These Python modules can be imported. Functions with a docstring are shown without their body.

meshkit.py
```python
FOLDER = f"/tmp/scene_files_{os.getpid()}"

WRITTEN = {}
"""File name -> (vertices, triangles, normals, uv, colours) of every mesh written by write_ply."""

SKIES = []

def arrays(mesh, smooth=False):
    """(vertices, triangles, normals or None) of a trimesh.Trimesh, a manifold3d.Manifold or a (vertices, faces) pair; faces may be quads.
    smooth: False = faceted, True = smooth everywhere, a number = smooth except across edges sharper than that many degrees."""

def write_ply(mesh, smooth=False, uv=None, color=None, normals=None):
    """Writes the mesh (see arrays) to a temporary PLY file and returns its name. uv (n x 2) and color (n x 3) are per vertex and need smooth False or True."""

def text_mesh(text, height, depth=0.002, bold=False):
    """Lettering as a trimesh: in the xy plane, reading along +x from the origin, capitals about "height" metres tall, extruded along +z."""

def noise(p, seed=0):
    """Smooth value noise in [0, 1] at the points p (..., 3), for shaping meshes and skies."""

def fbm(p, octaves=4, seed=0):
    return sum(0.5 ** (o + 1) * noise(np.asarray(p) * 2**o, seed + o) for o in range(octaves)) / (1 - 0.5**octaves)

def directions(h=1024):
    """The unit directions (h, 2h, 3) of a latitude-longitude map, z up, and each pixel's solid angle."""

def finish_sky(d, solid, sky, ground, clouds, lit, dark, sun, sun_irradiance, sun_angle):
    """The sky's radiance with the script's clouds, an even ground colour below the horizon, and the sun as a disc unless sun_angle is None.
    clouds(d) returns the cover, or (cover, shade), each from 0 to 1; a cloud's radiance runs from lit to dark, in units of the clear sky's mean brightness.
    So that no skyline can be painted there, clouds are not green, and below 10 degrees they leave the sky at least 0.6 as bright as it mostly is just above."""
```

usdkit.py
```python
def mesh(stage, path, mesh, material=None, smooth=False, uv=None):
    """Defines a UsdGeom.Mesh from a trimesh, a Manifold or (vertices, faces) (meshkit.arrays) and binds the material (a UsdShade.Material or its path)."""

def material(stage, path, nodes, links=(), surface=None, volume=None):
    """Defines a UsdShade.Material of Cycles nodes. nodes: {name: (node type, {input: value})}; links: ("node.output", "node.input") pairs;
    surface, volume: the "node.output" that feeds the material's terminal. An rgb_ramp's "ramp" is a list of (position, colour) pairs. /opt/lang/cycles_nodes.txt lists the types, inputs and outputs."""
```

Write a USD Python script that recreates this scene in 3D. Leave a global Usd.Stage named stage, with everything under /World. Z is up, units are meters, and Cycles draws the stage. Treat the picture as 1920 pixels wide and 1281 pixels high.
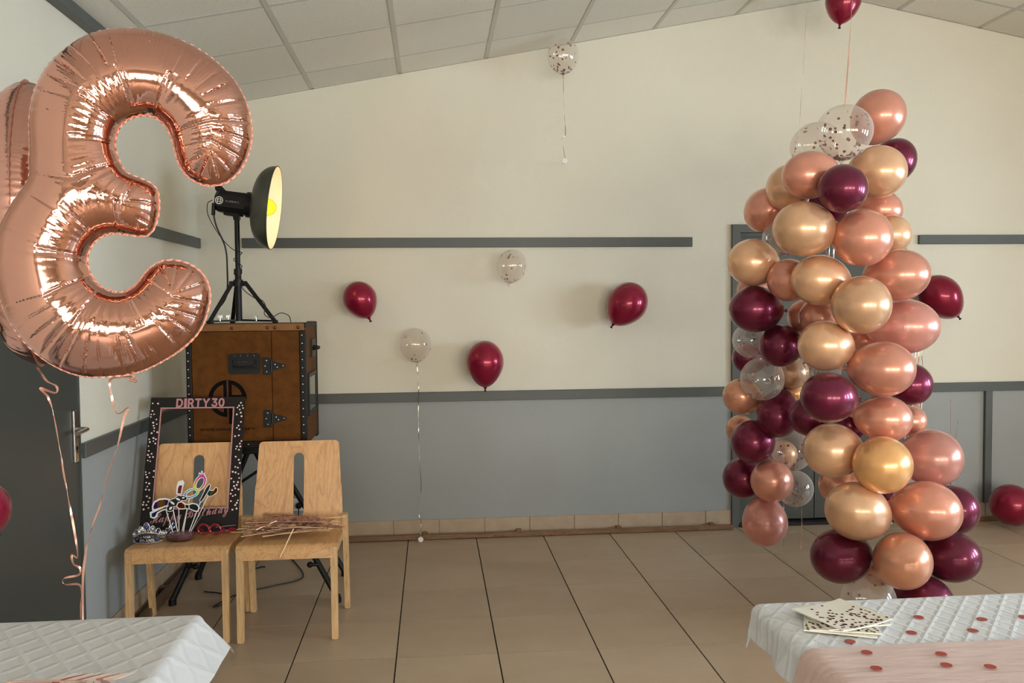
import math
import numpy as np
import trimesh
import manifold3d as m3
import meshkit
import usdkit
from pxr import Gf, Sdf, Usd, UsdGeom, UsdLux, UsdShade
from scipy.spatial import Delaunay, cKDTree
from scipy.sparse import coo_matrix
from scipy.sparse.linalg import spsolve
from shapely import affinity
from shapely.geometry import LineString, Point, Polygon, box as sbox
from shapely.ops import unary_union

stage = Usd.Stage.CreateInMemory()
UsdGeom.SetStageUpAxis(stage, "Z")
UsdGeom.Xform.Define(stage, "/World")
PI = math.pi
rng = np.random.default_rng(7)

# ------------------------------------------------------------------ camera
EXPOSURE = 0.0
cam = UsdGeom.Camera.Define(stage, "/World/camera")
yaw, pitch, roll = 0.0907, -0.0427, -0.0092
f0 = np.array([math.sin(yaw), math.cos(yaw), 0.0]); r0 = np.array([math.cos(yaw), -math.sin(yaw), 0.0]); u0 = np.array([0, 0, 1.0])
fw = f0 * math.cos(pitch) + u0 * math.sin(pitch); u1 = -f0 * math.sin(pitch) + u0 * math.cos(pitch)
rt = r0 * math.cos(roll) + u1 * math.sin(roll); up = -r0 * math.sin(roll) + u1 * math.cos(roll)
cam.AddTransformOp().Set(Gf.Matrix4d(*rt, 0, *up, 0, *(-fw), 0, 1.5086, -5.8149, 1.5549, 1))
cam.CreateHorizontalApertureAttr(36.0)
cam.CreateFocalLengthAttr(36.0 * 1632.6 / 1920)
cam.CreateClippingRangeAttr((0.05, 200.0))
cam.CreateExposureAttr(EXPOSURE)

# ------------------------------------------------------------------ daylight outside the windows
XR, YF, RIDGE_X = 8.6, -10.5, 4.3          # right wall, wall behind the camera, ridge
CEIL0, SLOPE = 2.824, 0.189


def rect_light(name, loc, xaxis, zaxis, w, h, power, color):
    l = UsdLux.RectLight.Define(stage, "/World/" + name)
    z = np.array(zaxis, float); x = np.array(xaxis, float); y = np.cross(z, x)
    l.AddTransformOp().Set(Gf.Matrix4d(*x, 0, *y, 0, *z, 0, *loc, 1))
    l.CreateWidthAttr(w); l.CreateHeightAttr(h); l.CreateIntensityAttr(power); l.CreateColorAttr(Gf.Vec3f(*color))
    return l


DAY = (0.74, 0.93, 1.12)       # cool daylight from the side
WARM = (1.0, 0.93, 0.81)       # warmer light through the windows behind the viewer
# light leaves along -z of the light: z axis points out of the room
WIN_R = [(-2.9, 0.85), (-4.5, 0.85), (-6.1, 0.85)]               # (y centre, width) windows of the right wall
WIN_F = [(1.75, 2.3), (4.5, 2.3), (7.1, 2.1)]                              # (x centre, width) windows of the wall behind the camera
for i, (y, w) in enumerate(WIN_R):
    rect_light("daylight_side_%d" % (i + 1), (XR + 0.3, y, 1.65), (0, 1, 0), (1, 0, 0), w + 0.2, 1.7, 44.0, DAY)
for i, (x, w) in enumerate(WIN_F):
    rect_light("daylight_rear_%d" % (i + 1), (x, YF - 0.3, 1.55), (1, 0, 0), (0, -1, 0), w + 0.2, 2.1, 17.5, WARM)

# ------------------------------------------------------------------ helpers: materials
LOOKS = "/World/Looks"
MATS = {}


def mat(name, nodes, links, surface, volume=None):
    MATS[name] = usdkit.material(stage, f"{LOOKS}/{name}", nodes, links, surface, volume)
    return MATS[name]


def pbr(name, color, rough=0.5, metallic=0.0, spec=0.5, coat=0.0, coat_rough=0.05, noise=0.0, nscale=8.0, bump=0.0, bscale=120.0, **extra):
    nodes = {"p": ("principled_bsdf", dict(base_color=color, roughness=rough, metallic=metallic, specular_ior_level=spec, coat_weight=coat, coat_roughness=coat_rough, **extra))}
    links = []
    if noise or bump:
        nodes["tc"] = ("texture_coordinate", {})
    if noise:
        nodes["n"] = ("noise_texture", {"scale": nscale, "detail": 4.0})
        lo = [c * (1 - noise) for c in color]; hi = [min(1.0, c * (1 + noise)) for c in color]
        nodes["r"] = ("rgb_ramp", {"ramp": [(0.3, lo), (0.7, hi)]})
        links += [("tc.object", "n.vector"), ("n.fac", "r.fac"), ("r.color", "p.base_color")]
    if bump:
        nodes["bn"] = ("noise_texture", {"scale": bscale, "detail": 3.0})
        nodes["b"] = ("bump", {"strength": bump, "distance": 0.004})
        links += [("tc.object", "bn.vector"), ("bn.fac", "b.height"), ("b.normal", "p.normal")]
    return mat(name, nodes, links, "p.BSDF")


def wood(name, c1, c2, axis="z", scale=9.0, rough=0.42, grain=0.35, dist=2.2):
    st = {"x": (0.12, 1, 1), "y": (1, 0.12, 1), "z": (1, 1, 0.12)}[axis]
    nodes = {
        "tc": ("texture_coordinate", {}), "oi": ("object_info", {}),
        "sh": ("vector_math", {"math_type": "multiply_add", "vector2": (1, 1, 1)}),
        "sc": ("vector_math", {"math_type": "scale", "scale": 7.0}),
        "cb": ("combine_xyz", {}),
        "m": ("mapping", {"scale": [s * scale for s in st]}),
        "w": ("noise_texture", {"scale": 1.1, "detail": 2.0, "distortion": dist}),
        "mm": ("math", {"math_type": "multiply", "value2": 9.0}),
        "fr": ("math", {"math_type": "pingpong", "value2": 0.5}),
        "m2": ("mapping", {"scale": [s * 130 if s == 1 else 6 for s in st]}),
        "g": ("noise_texture", {"scale": 1.0, "detail": 3.0}),
        "r1": ("rgb_ramp", {"ramp": [(0.0, c1), (0.12, [a * .35 + b * .65 for a, b in zip(c1, c2)]), (0.5, c2)]}),
        "r2": ("rgb_ramp", {"ramp": [(0.3, (1 - grain,) * 3), (0.65, (1, 1, 1))]}),
        "mx": ("mix_color", {"blend_type": "multiply", "fac": 1.0}),
        "p": ("principled_bsdf", {"roughness": rough, "coat_weight": 0.12, "coat_roughness": 0.25}),
    }
    links = [("oi.random", "cb.x"), ("oi.random", "cb.z"), ("cb.vector", "sc.vector1"), ("tc.object", "sh.vector1"), ("sc.vector", "sh.vector3"),
             ("sh.vector", "m.vector"), ("m.vector", "w.vector"), ("w.fac", "mm.value1"), ("mm.value", "fr.value1"), ("fr.value", "r1.fac"),
             ("sh.vector", "m2.vector"), ("m2.vector", "g.vector"), ("g.fac", "r2.fac"), ("r1.color", "mx.a"), ("r2.color", "mx.b"), ("mx.result", "p.base_color")]
    return mat(name, nodes, links, "p.BSDF")


def pearl(name, color, rough=0.3, metallic=0.55, clear=0.0, coat=0.7, mottle=0.12, ior=1.45):
    """pearly latex: soft metallic sheen under a sharp clear gloss, slightly cloudy; clear > 0 lets things behind show through"""
    nodes = {
        "tc": ("texture_coordinate", {}), "oi": ("object_info", {}),
        "n": ("noise_texture", {"scale": 9.0, "detail": 2.0}),
        "r": ("rgb_ramp", {"ramp": [(0.3, [c * (1 - mottle) for c in color]), (0.7, [min(1, c * (1 + mottle)) for c in color])]}),
        "h": ("hsv", {"saturation": 1.0, "value": 1.0}),
        "mr": ("map_range", {"from_min": 0.0, "from_max": 1.0, "to_min": 0.9, "to_max": 1.1}),
        "p": ("principled_bsdf", {"metallic": metallic, "roughness": rough, "coat_weight": coat, "coat_roughness": 0.015, "coat_ior": ior, "specular_ior_level": 0.3, "sheen_weight": 0.06, "sheen_roughness": 0.4}),
    }
    links = [("tc.object", "n.vector"), ("n.fac", "r.fac"), ("oi.random", "mr.value"), ("mr.result", "h.value"), ("r.color", "h.color"), ("h.color", "p.base_color")]
    out = "p.BSDF"
    if clear:
        nodes["t"] = ("transparent_bsdf", {"color": [min(1.0, c ** 0.45 * 1.05) for c in color]})
        nodes["lw"] = ("layer_weight", {"blend": 0.35})
        nodes["f"] = ("map_range", {"from_min": 0.0, "from_max": 1.0, "to_min": 1 - clear, "to_max": 1.0, "clamp": True})
        nodes["mix"] = ("mix_closure", {})
        links += [("lw.facing", "f.value"), ("f.result", "mix.fac"), ("t.BSDF", "mix.closure1"), ("p.BSDF", "mix.closure2")]
        out = "mix.closure"
    return mat(name, nodes, links, out)


# ------------------------------------------------------------------ helpers: prims
COUNT = {}


def path_of(parent, name):
    base = parent.GetPath() if parent is not None else Sdf.Path("/World")
    key = (str(base), name)
    k = COUNT.get(key, 0); COUNT[key] = k + 1
    return f"{base}/{name}" if k == 0 else f"{base}/{name}_{k:03d}"


def tag(prim, label=None, cat=None, group=None, kind=None):
    prim = prim.GetPrim() if hasattr(prim, "GetPrim") else prim
    for k, v in (("label", label), ("category", cat), ("group", group), ("kind", kind)):
        if v:
            prim.SetCustomDataByKey(k, v)
    return prim


def obj(name, mesh, material, parent=None, smooth=30, label=None, kind=None):
    if isinstance(material, str):
        material = MATS[material]
    m = usdkit.mesh(stage, path_of(parent, name), mesh, material, smooth)
    p = m.GetPrim()
    if label or kind:
        tag(p, label, None, None, kind)
    return p


def thing(name, label, cat, loc=(0, 0, 0), rz=0.0, group=None, rot=None):
    x = UsdGeom.Xform.Define(stage, path_of(None, name))
    x.AddTranslateOp().Set(Gf.Vec3d(*map(float, loc)))
    if rot is not None:
        x.AddRotateXYZOp().Set(Gf.Vec3f(*map(float, rot)))
    elif rz:
        x.AddRotateZOp().Set(float(rz))
    return tag(x.GetPrim(), label, cat, group)


def copy_of(src, loc, rz, label, group=None):
    was = src.GetCustomData()
    t = thing(src.GetName(), label, was["category"], loc, rz, group or was.get("group"))
    t.GetReferences().AddInternalReference(src.GetPath())
    t.SetInstanceable(True)
    return t


def struct(name, mesh, material, parent=None, smooth=False, label=None):
    p = obj(name, mesh, material, parent, smooth, label)
    if parent is None:
        tag(p, None, None, None, "structure")
    return p


def sxform(name, label=None):
    x = UsdGeom.Xform.Define(stage, path_of(None, name))
    return tag(x.GetPrim(), label, None, None, "structure")


# ------------------------------------------------------------------ helpers: meshes
def bx(x0, x1, y0, y1, z0, z1):
    m = trimesh.creation.box((x1 - x0, y1 - y0, z1 - z0)); m.apply_translation(((x0 + x1) / 2, (y0 + y1) / 2, (z0 + z1) / 2)); return m


def join(*ms):
    return trimesh.util.concatenate([m for m in ms])


def cbx(x0, x1, y0, y1, z0, z1, c=0.004):
    """box with chamfered edges (hull)"""
    pts = []
    for sx in (x0, x1):
        for sy in (y0, y1):
            for sz in (z0, z1):
                dx = c if sx == x0 else -c; dy = c if sy == y0 else -c; dz = c if sz == z0 else -c
                pts += [(sx, sy + dy, sz + dz), (sx + dx, sy, sz + dz), (sx + dx, sy + dy, sz)]
    return trimesh.convex.convex_hull(np.array(pts))


def hull(pts):
    return trimesh.convex.convex_hull(np.array(pts, float))


def rbox(x0, x1, y0, y1, z0, z1, r, seg=12):
    s = m3.Manifold.sphere(r, seg)
    parts = [s.translate((x, y, z)) for x in (x0 + r, x1 - r) for y in (y0 + r, y1 - r) for z in (z0 + r, z1 - r)]
    h = m3.Manifold.batch_hull(parts).to_mesh()
    return trimesh.Trimesh(h.vert_properties[:, :3], h.tri_verts, process=False)


def T(m, loc=(0, 0, 0), rx=0, ry=0, rz=0, s=1):
    m = m.copy()
    if s != 1:
        m.apply_scale(s)
    for a, ax in ((rx, (1, 0, 0)), (ry, (0, 1, 0)), (rz, (0, 0, 1))):
        if a:
            m.apply_transform(trimesh.transformations.rotation_matrix(math.radians(a), ax))
    m.apply_translation(loc)
    return m


def cyl(p, q, r, seg=16, r2=None):
    p, q = np.array(p, float), np.array(q, float)
    d = q - p; L = np.linalg.norm(d); z = d / L
    a = np.cross(z, (0, 0, 1) if abs(z[2]) < .9 else (1, 0, 0)); a /= np.linalg.norm(a); b = np.cross(z, a)
    t = np.arange(seg) * 2 * PI / seg
    ring = np.cos(t)[:, None] * a + np.sin(t)[:, None] * b
    r2 = r if r2 is None else r2
    v = np.vstack([p + ring * r, q + ring * r2, [p], [q]])
    f = []
    for i in range(seg):
        j = (i + 1) % seg
        f += [(i, j, seg + j), (i, seg + j, seg + i), (2 * seg, j, i), (2 * seg + 1, seg + i, seg + j)]
    return fix(trimesh.Trimesh(v, f, process=False))


def fix(m):
    if m.is_watertight and m.volume < 0:
        m.invert()
    return m


def bar(p, q, w, h=None):
    """rectangular bar between two points; w across, h the other way"""
    h = w if h is None else h
    p, q = np.array(p, float), np.array(q, float)
    z = (q - p) / np.linalg.norm(q - p)
    a = np.cross(z, (0, 1, 0) if abs(z[1]) < .9 else (1, 0, 0)); a /= np.linalg.norm(a); b = np.cross(z, a)
    return hull([o + sa * a * w / 2 + sb * b * h / 2 for o in (p, q) for sa in (-1, 1) for sb in (-1, 1)])


def spline(pts, n=10):
    """Catmull-Rom through pts"""
    p = np.array(pts, float)
    p = np.vstack([2 * p[0] - p[1], p, 2 * p[-1] - p[-2]])
    out = []
    for i in range(1, len(p) - 2):
        for t in np.linspace(0, 1, n, endpoint=False):
            a, b, c, d = p[i - 1:i + 3]
            out.append(0.5 * ((2 * b) + (c - a) * t + (2 * a - 5 * b + 4 * c - d) * t * t + (3 * b - a - 3 * c + d) * t ** 3))
    out.append(p[-2])
    return np.array(out)


def frames(p):
    t = np.gradient(p, axis=0); t /= np.linalg.norm(t, axis=1, keepdims=True) + 1e-12
    a = np.cross(t[0], (0, 0, 1) if abs(t[0][2]) < .9 else (1, 0, 0)); a /= np.linalg.norm(a)
    A = []
    for i in range(len(p)):
        a = a - t[i] * (a @ t[i]); a /= np.linalg.norm(a) + 1e-12; A.append(a)
    A = np.array(A)
    return t, A, np.cross(t, A)


def sweep(pts, section, twist=None, closed=False):
    """section: (k,2) polygon swept along the polyline; twist: angle per point"""
    p = np.array(pts, float); sec = np.array(section, float); k = len(sec)
    t, A, B = frames(p)
    if twist is not None:
        c, s = np.cos(twist)[:, None], np.sin(twist)[:, None]
        A, B = A * c + B * s, -A * s + B * c
    v = p[:, None] + sec[None, :, :1] * A[:, None] + sec[None, :, 1:] * B[:, None]
    n = len(p)
    f = []
    for i in range(n - 1):
        for j in range(k):
            a, b = i * k + j, i * k + (j + 1) % k
            f += [(a, b, b + k), (a, b + k, a + k)]
    v = v.reshape(-1, 3)
    if not closed:
        v = np.vstack([v, p[:1], p[-1:]])
        for j in range(k):
            f += [(n * k, (j + 1) % k, j), (n * k + 1, (n - 1) * k + j, (n - 1) * k + (j + 1) % k)]
    return fix(trimesh.Trimesh(v, f, process=False))


def tube(pts, r, seg=8):
    a = np.arange(seg) * 2 * PI / seg
    return sweep(pts, np.stack([np.cos(a), np.sin(a)], 1) * r)


def ribbon(pts, width=0.005, thick=0.0005, turns=2.0, n=10):
    p = spline(pts, n)
    tw = np.sin(np.linspace(0, turns * 2 * PI, len(p))) * 0.9 + np.linspace(0, turns, len(p))
    w, h = width / 2, thick / 2
    return sweep(p, [(-w, -h), (w, -h), (w, h), (-w, h)], tw)


def lathe(profile, seg=32):
    """profile: (r, z) from bottom to top, open ends closed on the axis when r is 0"""
    pr = np.array(profile, float); n = len(pr)
    a = np.arange(seg) * 2 * PI / seg
    v = np.stack([pr[:, None, 0] * np.cos(a), pr[:, None, 0] * np.sin(a), np.repeat(pr[:, 1:2], seg, 1)], -1).reshape(-1, 3)
    f = []
    for i in range(n - 1):
        for j in range(seg):
            q, w = i * seg + j, i * seg + (j + 1) % seg
            f += [(q, w, w + seg), (q, w + seg, q + seg)]
    m = trimesh.Trimesh(v, f, process=False)
    m.merge_vertices()
    m.update_faces(m.nondegenerate_faces())
    return fix(m)


def plate(poly, t, bevel=0.0):
    """shapely polygon in xz (x right, z up) as a plate: front at y = -t, back at y = 0"""
    geoms = list(getattr(poly, "geoms", [poly]))
    ms = [trimesh.creation.extrude_polygon(g, t, engine="earcut") for g in geoms if g.area > 1e-9]
    m = trimesh.util.concatenate(ms)
    v = m.vertices.copy()
    m.vertices = np.stack([v[:, 0], -v[:, 2], v[:, 1]], 1)
    return m


def slab(poly, t):
    geoms = list(getattr(poly, "geoms", [poly]))
    return trimesh.util.concatenate([trimesh.creation.extrude_polygon(g, t, engine="earcut") for g in geoms])


def align(m, axis, loc):
    """turn the mesh's +z to the axis and move it"""
    z = np.array(axis, float); z /= np.linalg.norm(z)
    a = np.cross((0, 0, 1) if abs(z[2]) < .95 else (0, 1, 0), z); a /= np.linalg.norm(a); b = np.cross(z, a)
    M = np.eye(4); M[:3, 0], M[:3, 1], M[:3, 2], M[:3, 3] = a, b, z, loc
    m = m.copy(); m.apply_transform(M); return m


def balloon_shape(L, D, seg=40, n=26, nip=0.012, pear=0.75):
    """latex balloon along +z towards its tail, centred on its bulk: (mesh, z of the tail)"""
    pr = []
    k = 0.47
    for i in range(n + 1):
        u = 0.5 - 0.5 * math.cos(PI * i / n)
        if u < k:
            r = math.sqrt(max(0, 1 - ((u - k) / k) ** 2))
        else:
            s = (u - k) / (1 - k)
            r = max(0.0, 1 - s ** 2) ** 0.5 * (1 - 0.16 * pear * s ** 1.5)
        pr.append((r * D / 2, (u - 0.5) * L))
    zt = L / 2
    pr = [p for p in pr if not (p[1] > 0 and p[0] < nip * .9)]
    pr += [(nip, zt + 0.002), (nip * .55, zt + 0.010), (nip * .45, zt + 0.014), (0, zt + 0.0145)]
    return lathe(pr, seg), zt + 0.014


def knot_shape(s=1.0):
    return lathe([(0, 0), (.006 * s, .001), (.0085 * s, .006 * s), (.006 * s, .011 * s), (.0045 * s, .013 * s), (.010 * s, .021 * s), (.0125 * s, .026 * s), (.010 * s, .0265 * s), (0, .020 * s)], 16)

# ------------------------------------------------------------------ materials
def wall_paint(name, color, strength=0.35):
    return mat(name, {
        "g": ("geometry", {}),
        "n": ("noise_texture", {"scale": 0.9, "detail": 3.0}),
        "r": ("rgb_ramp", {"ramp": [(0.3, [c * .96 for c in color]), (0.7, [c * 1.03 for c in color])]}),
        "b1": ("noise_texture", {"scale": 170.0, "detail": 2.0}),
        "b": ("bump", {"strength": strength, "distance": 0.003}),
        "p": ("principled_bsdf", {"roughness": 0.62, "specular_ior_level": 0.35}),
    }, [("g.position", "n.vector"), ("n.fac", "r.fac"), ("r.color", "p.base_color"), ("g.position", "b1.vector"), ("b1.fac", "b.height"), ("b.normal", "p.normal")], "p.BSDF")


wall_paint("cream_paint", (0.70, 0.655, 0.545))
wall_paint("grey_paint", (0.315, 0.325, 0.315), 0.25)
pbr("rail_paint", (0.074, 0.080, 0.074), 0.45)
pbr("door_paint", (0.050, 0.054, 0.047), 0.42, bump=0.06, bscale=300)
mat("ceiling_tile_mineral", {
    "g": ("geometry", {}), "oi": ("object_info", {}),
    "v": ("noise_texture", {"scale": 260.0, "detail": 1.0}),
    "r": ("rgb_ramp", {"ramp": [(0.30, (0.52, 0.49, 0.43)), (0.42, (0.76, 0.73, 0.64)), (1.0, (0.79, 0.76, 0.67))]}),
    "mr": ("map_range", {"from_min": 0.0, "from_max": 1.0, "to_min": 0.93, "to_max": 1.05}),
    "h": ("hsv", {}), "b": ("bump", {"strength": 0.25, "distance": 0.003}),
    "p": ("principled_bsdf", {"roughness": 0.9, "specular_ior_level": 0.2}),
}, [("g.position", "v.vector"), ("v.fac", "r.fac"), ("oi.random", "mr.value"), ("mr.result", "h.value"), ("r.color", "h.color"), ("h.color", "p.base_color"), ("v.fac", "b.height"), ("b.normal", "p.normal")], "p.BSDF")
pbr("grid_metal", (0.52, 0.50, 0.44), 0.5)
mat("floor_tile", {
    "g": ("geometry", {}), "oi": ("object_info", {}),
    "m": ("mapping", {"scale": (1.0, 1.6, 1.0)}),
    "sc": ("combine_xyz", {}), "ad": ("vector_math", {"math_type": "multiply_add", "vector2": (1, 1, 1)}), "s2": ("vector_math", {"math_type": "scale", "scale": 9.0}),
    "n": ("noise_texture", {"scale": 3.2, "detail": 6.0, "roughness": 0.6}),
    "r": ("rgb_ramp", {"ramp": [(0.2, (0.43, 0.310, 0.205)), (0.5, (0.475, 0.350, 0.235)), (0.8, (0.52, 0.390, 0.268))]}),
    "mr": ("map_range", {"from_min": 0.0, "from_max": 1.0, "to_min": 0.93, "to_max": 1.06}), "h": ("hsv", {}),
    "n2": ("noise_texture", {"scale": 45.0, "detail": 3.0}),
    "b": ("bump", {"strength": 0.10, "distance": 0.002}),
    "p": ("principled_bsdf", {"roughness": 0.36, "specular_ior_level": 0.5}),
}, [("oi.random", "sc.x"), ("oi.random", "sc.y"), ("sc.vector", "s2.vector1"), ("g.position", "ad.vector1"), ("s2.vector", "ad.vector3"), ("ad.vector", "m.vector"), ("m.vector", "n.vector"),
    ("n.fac", "r.fac"), ("oi.random", "mr.value"), ("mr.result", "h.value"), ("r.color", "h.color"), ("h.color", "p.base_color"), ("g.position", "n2.vector"), ("n2.fac", "b.height"), ("b.normal", "p.normal")], "p.BSDF")
pbr("grout", (0.022, 0.018, 0.018), 0.9)
pbr("skirting_tile", (0.42, 0.31, 0.21), 0.5, noise=0.08, nscale=14)
wood("strip_wood", (0.12, 0.055, 0.024), (0.26, 0.13, 0.058), "x", 14, 0.38)
wood("strip_wood_side", (0.06, 0.028, 0.012), (0.15, 0.072, 0.032), "y", 14, 0.38)
wood("beech", (0.60, 0.30, 0.125), (0.76, 0.42, 0.185), "z", 6.0, 0.36, 0.16, 1.6)
wood("beech_seat", (0.56, 0.28, 0.115), (0.72, 0.40, 0.17), "y", 6.0, 0.34, 0.16, 1.6)
wood("beech_leg", (0.62, 0.37, 0.175), (0.72, 0.46, 0.225), "z", 9.0, 0.40, 0.28, 0.8)
pbr("steel", (0.55, 0.54, 0.51), 0.28, 1.0)
pbr("black_metal", (0.007, 0.007, 0.007), 0.45, spec=0.3)
pbr("black_plastic", (0.006, 0.006, 0.006), 0.42, spec=0.3)
pbr("cable_rubber", (0.008, 0.008, 0.008), 0.5)
pbr("chrome", (0.8, 0.8, 0.8), 0.12, 1.0)
pbr("white_plastic", (0.72, 0.72, 0.70), 0.35)
pbr("leather", (0.108, 0.036, 0.004), 0.6, spec=0.15, noise=0.22, nscale=22, bump=0.25, bscale=260)
pbr("leather_trim", (0.22, 0.095, 0.028), 0.45, spec=0.35, noise=0.15, nscale=20, bump=0.15, bscale=260)
pbr("black_leather", (0.009, 0.007, 0.006), 0.5, spec=0.25, bump=0.2, bscale=200)
pbr("black_print", (0.004, 0.003, 0.003), 0.8, spec=0.1)
pbr("brass_rivet", (0.16, 0.075, 0.03), 0.3, 0.9)
pbr("dish_grey", (0.10, 0.10, 0.078), 0.36, 0.6)
pbr("dish_white", (0.85, 0.80, 0.70), 0.5)
mat("bulb_glow", {"lw": ("layer_weight", {"blend": 0.35}), "r": ("rgb_ramp", {"ramp": [(0.0, (1.0, 0.92, 0.06)), (0.35, (1.0, 0.74, 0.03)), (0.8, (0.95, 0.52, 0.09)), (1.0, (0.9, 0.5, 0.15))]}), "e": ("emission", {"strength": 1.25})}, [("lw.facing", "r.fac"), ("r.color", "e.color")], "e.emission")
mat("lamp_core", {"e": ("emission", {"color": (1.0, 0.50, 0.19), "strength": 85.0})}, [], "e.emission")


def foil(name, color, rough, bump=0.03):
    mat(name, {
        "tc": ("texture_coordinate", {}),
        "n": ("noise_texture", {"scale": 26.0, "detail": 3.0, "roughness": 0.55}),
        "b": ("bump", {"strength": bump, "distance": 0.006}),
        "p": ("principled_bsdf", {"base_color": color, "metallic": 1.0, "roughness": rough}),
    }, [("tc.object", "n.vector"), ("n.fac", "b.height"), ("b.normal", "p.normal")], "p.BSDF")


foil("rose_gold_foil", (0.71, 0.37, 0.285), 0.09)
pbr("rose_gold_seam", (0.55, 0.27, 0.21), 0.42, 0.8)
foil("rose_gold_crumpled", (0.71, 0.38, 0.31), 0.15, 0.14)
pbr("rose_gold_ribbon", (0.85, 0.47, 0.36), 0.22, 0.75)
pbr("silver_ribbon", (0.75, 0.72, 0.66), 0.2, 0.9)
pbr("fringe_foil", (0.72, 0.36, 0.28), 0.14, 1.0)
pearl("pearl_rose", (0.77, 0.335, 0.235), 0.29, 0.44, clear=0.10)
pearl("pearl_peach", (0.76, 0.35, 0.215), 0.29, 0.44)
pearl("pearl_champagne", (0.83, 0.495, 0.295), 0.29, 0.44, clear=0.10)
pearl("pearl_gold", (0.86, 0.455, 0.185), 0.29, 0.42)
pearl("pearl_plum", (0.155, 0.012, 0.042), 0.33, 0.62, coat=0.7, ior=1.35)
pearl("sheer_rose", (0.78, 0.375, 0.315), 0.29, 0.42, clear=0.42)
pearl("burgundy", (0.27, 0.007, 0.036), 0.28, 0.42, coat=0.7, ior=1.35)
mat("clear_latex", {
    "t": ("transparent_bsdf", {"color": (0.96, 0.93, 0.90)}), "g": ("glossy_bsdf", {"color": (1, 1, 1), "roughness": 0.04}),
    "d": ("diffuse_bsdf", {"color": (0.85, 0.78, 0.72)}), "lw": ("layer_weight", {"blend": 0.25}), "fr": ("rgb_ramp", {"ramp": [(0.0, (.07, .07, .07)), (0.5, (.09, .09, .09)), (0.8, (.16, .16, .16)), (1.0, (.45, .45, .45))]}), "fb": ("rgb_to_bw", {}),
    "mr": ("map_range", {"from_min": 0.0, "from_max": 1.0, "to_min": 0.07, "to_max": 0.55, "clamp": True}),
    "m1": ("mix_closure", {}), "m2": ("mix_closure", {}),
}, [("lw.facing", "mr.value"), ("mr.result", "m1.fac"), ("t.BSDF", "m1.closure1"), ("d.BSDF", "m1.closure2"), ("lw.facing", "fr.fac"), ("fr.color", "fb.color"), ("fb.val", "m2.fac"), ("m1.closure", "m2.closure1"), ("g.BSDF", "m2.closure2")], "m2.closure")
pbr("confetti_copper", (0.42, 0.16, 0.11), 0.28, 0.8)
pbr("confetti_dark", (0.14, 0.030, 0.032), 0.35, 0.5)
pbr("knot_dark", (0.02, 0.008, 0.012), 0.4)
pbr("tag_white", (0.8, 0.78, 0.74), 0.5)
pbr("frame_black", (0.010, 0.008, 0.008), 0.42, spec=0.3)
pbr("frame_pink", (0.50, 0.235, 0.245), 0.45, 0.2)
pbr("dot_pink", (0.85, 0.62, 0.58), 0.5)
pbr("prop_white", (0.85, 0.85, 0.85), 0.4)
pbr("prop_black", (0.012, 0.012, 0.014), 0.3)
pbr("prop_red", (0.14, 0.008, 0.02), 0.3)
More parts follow.
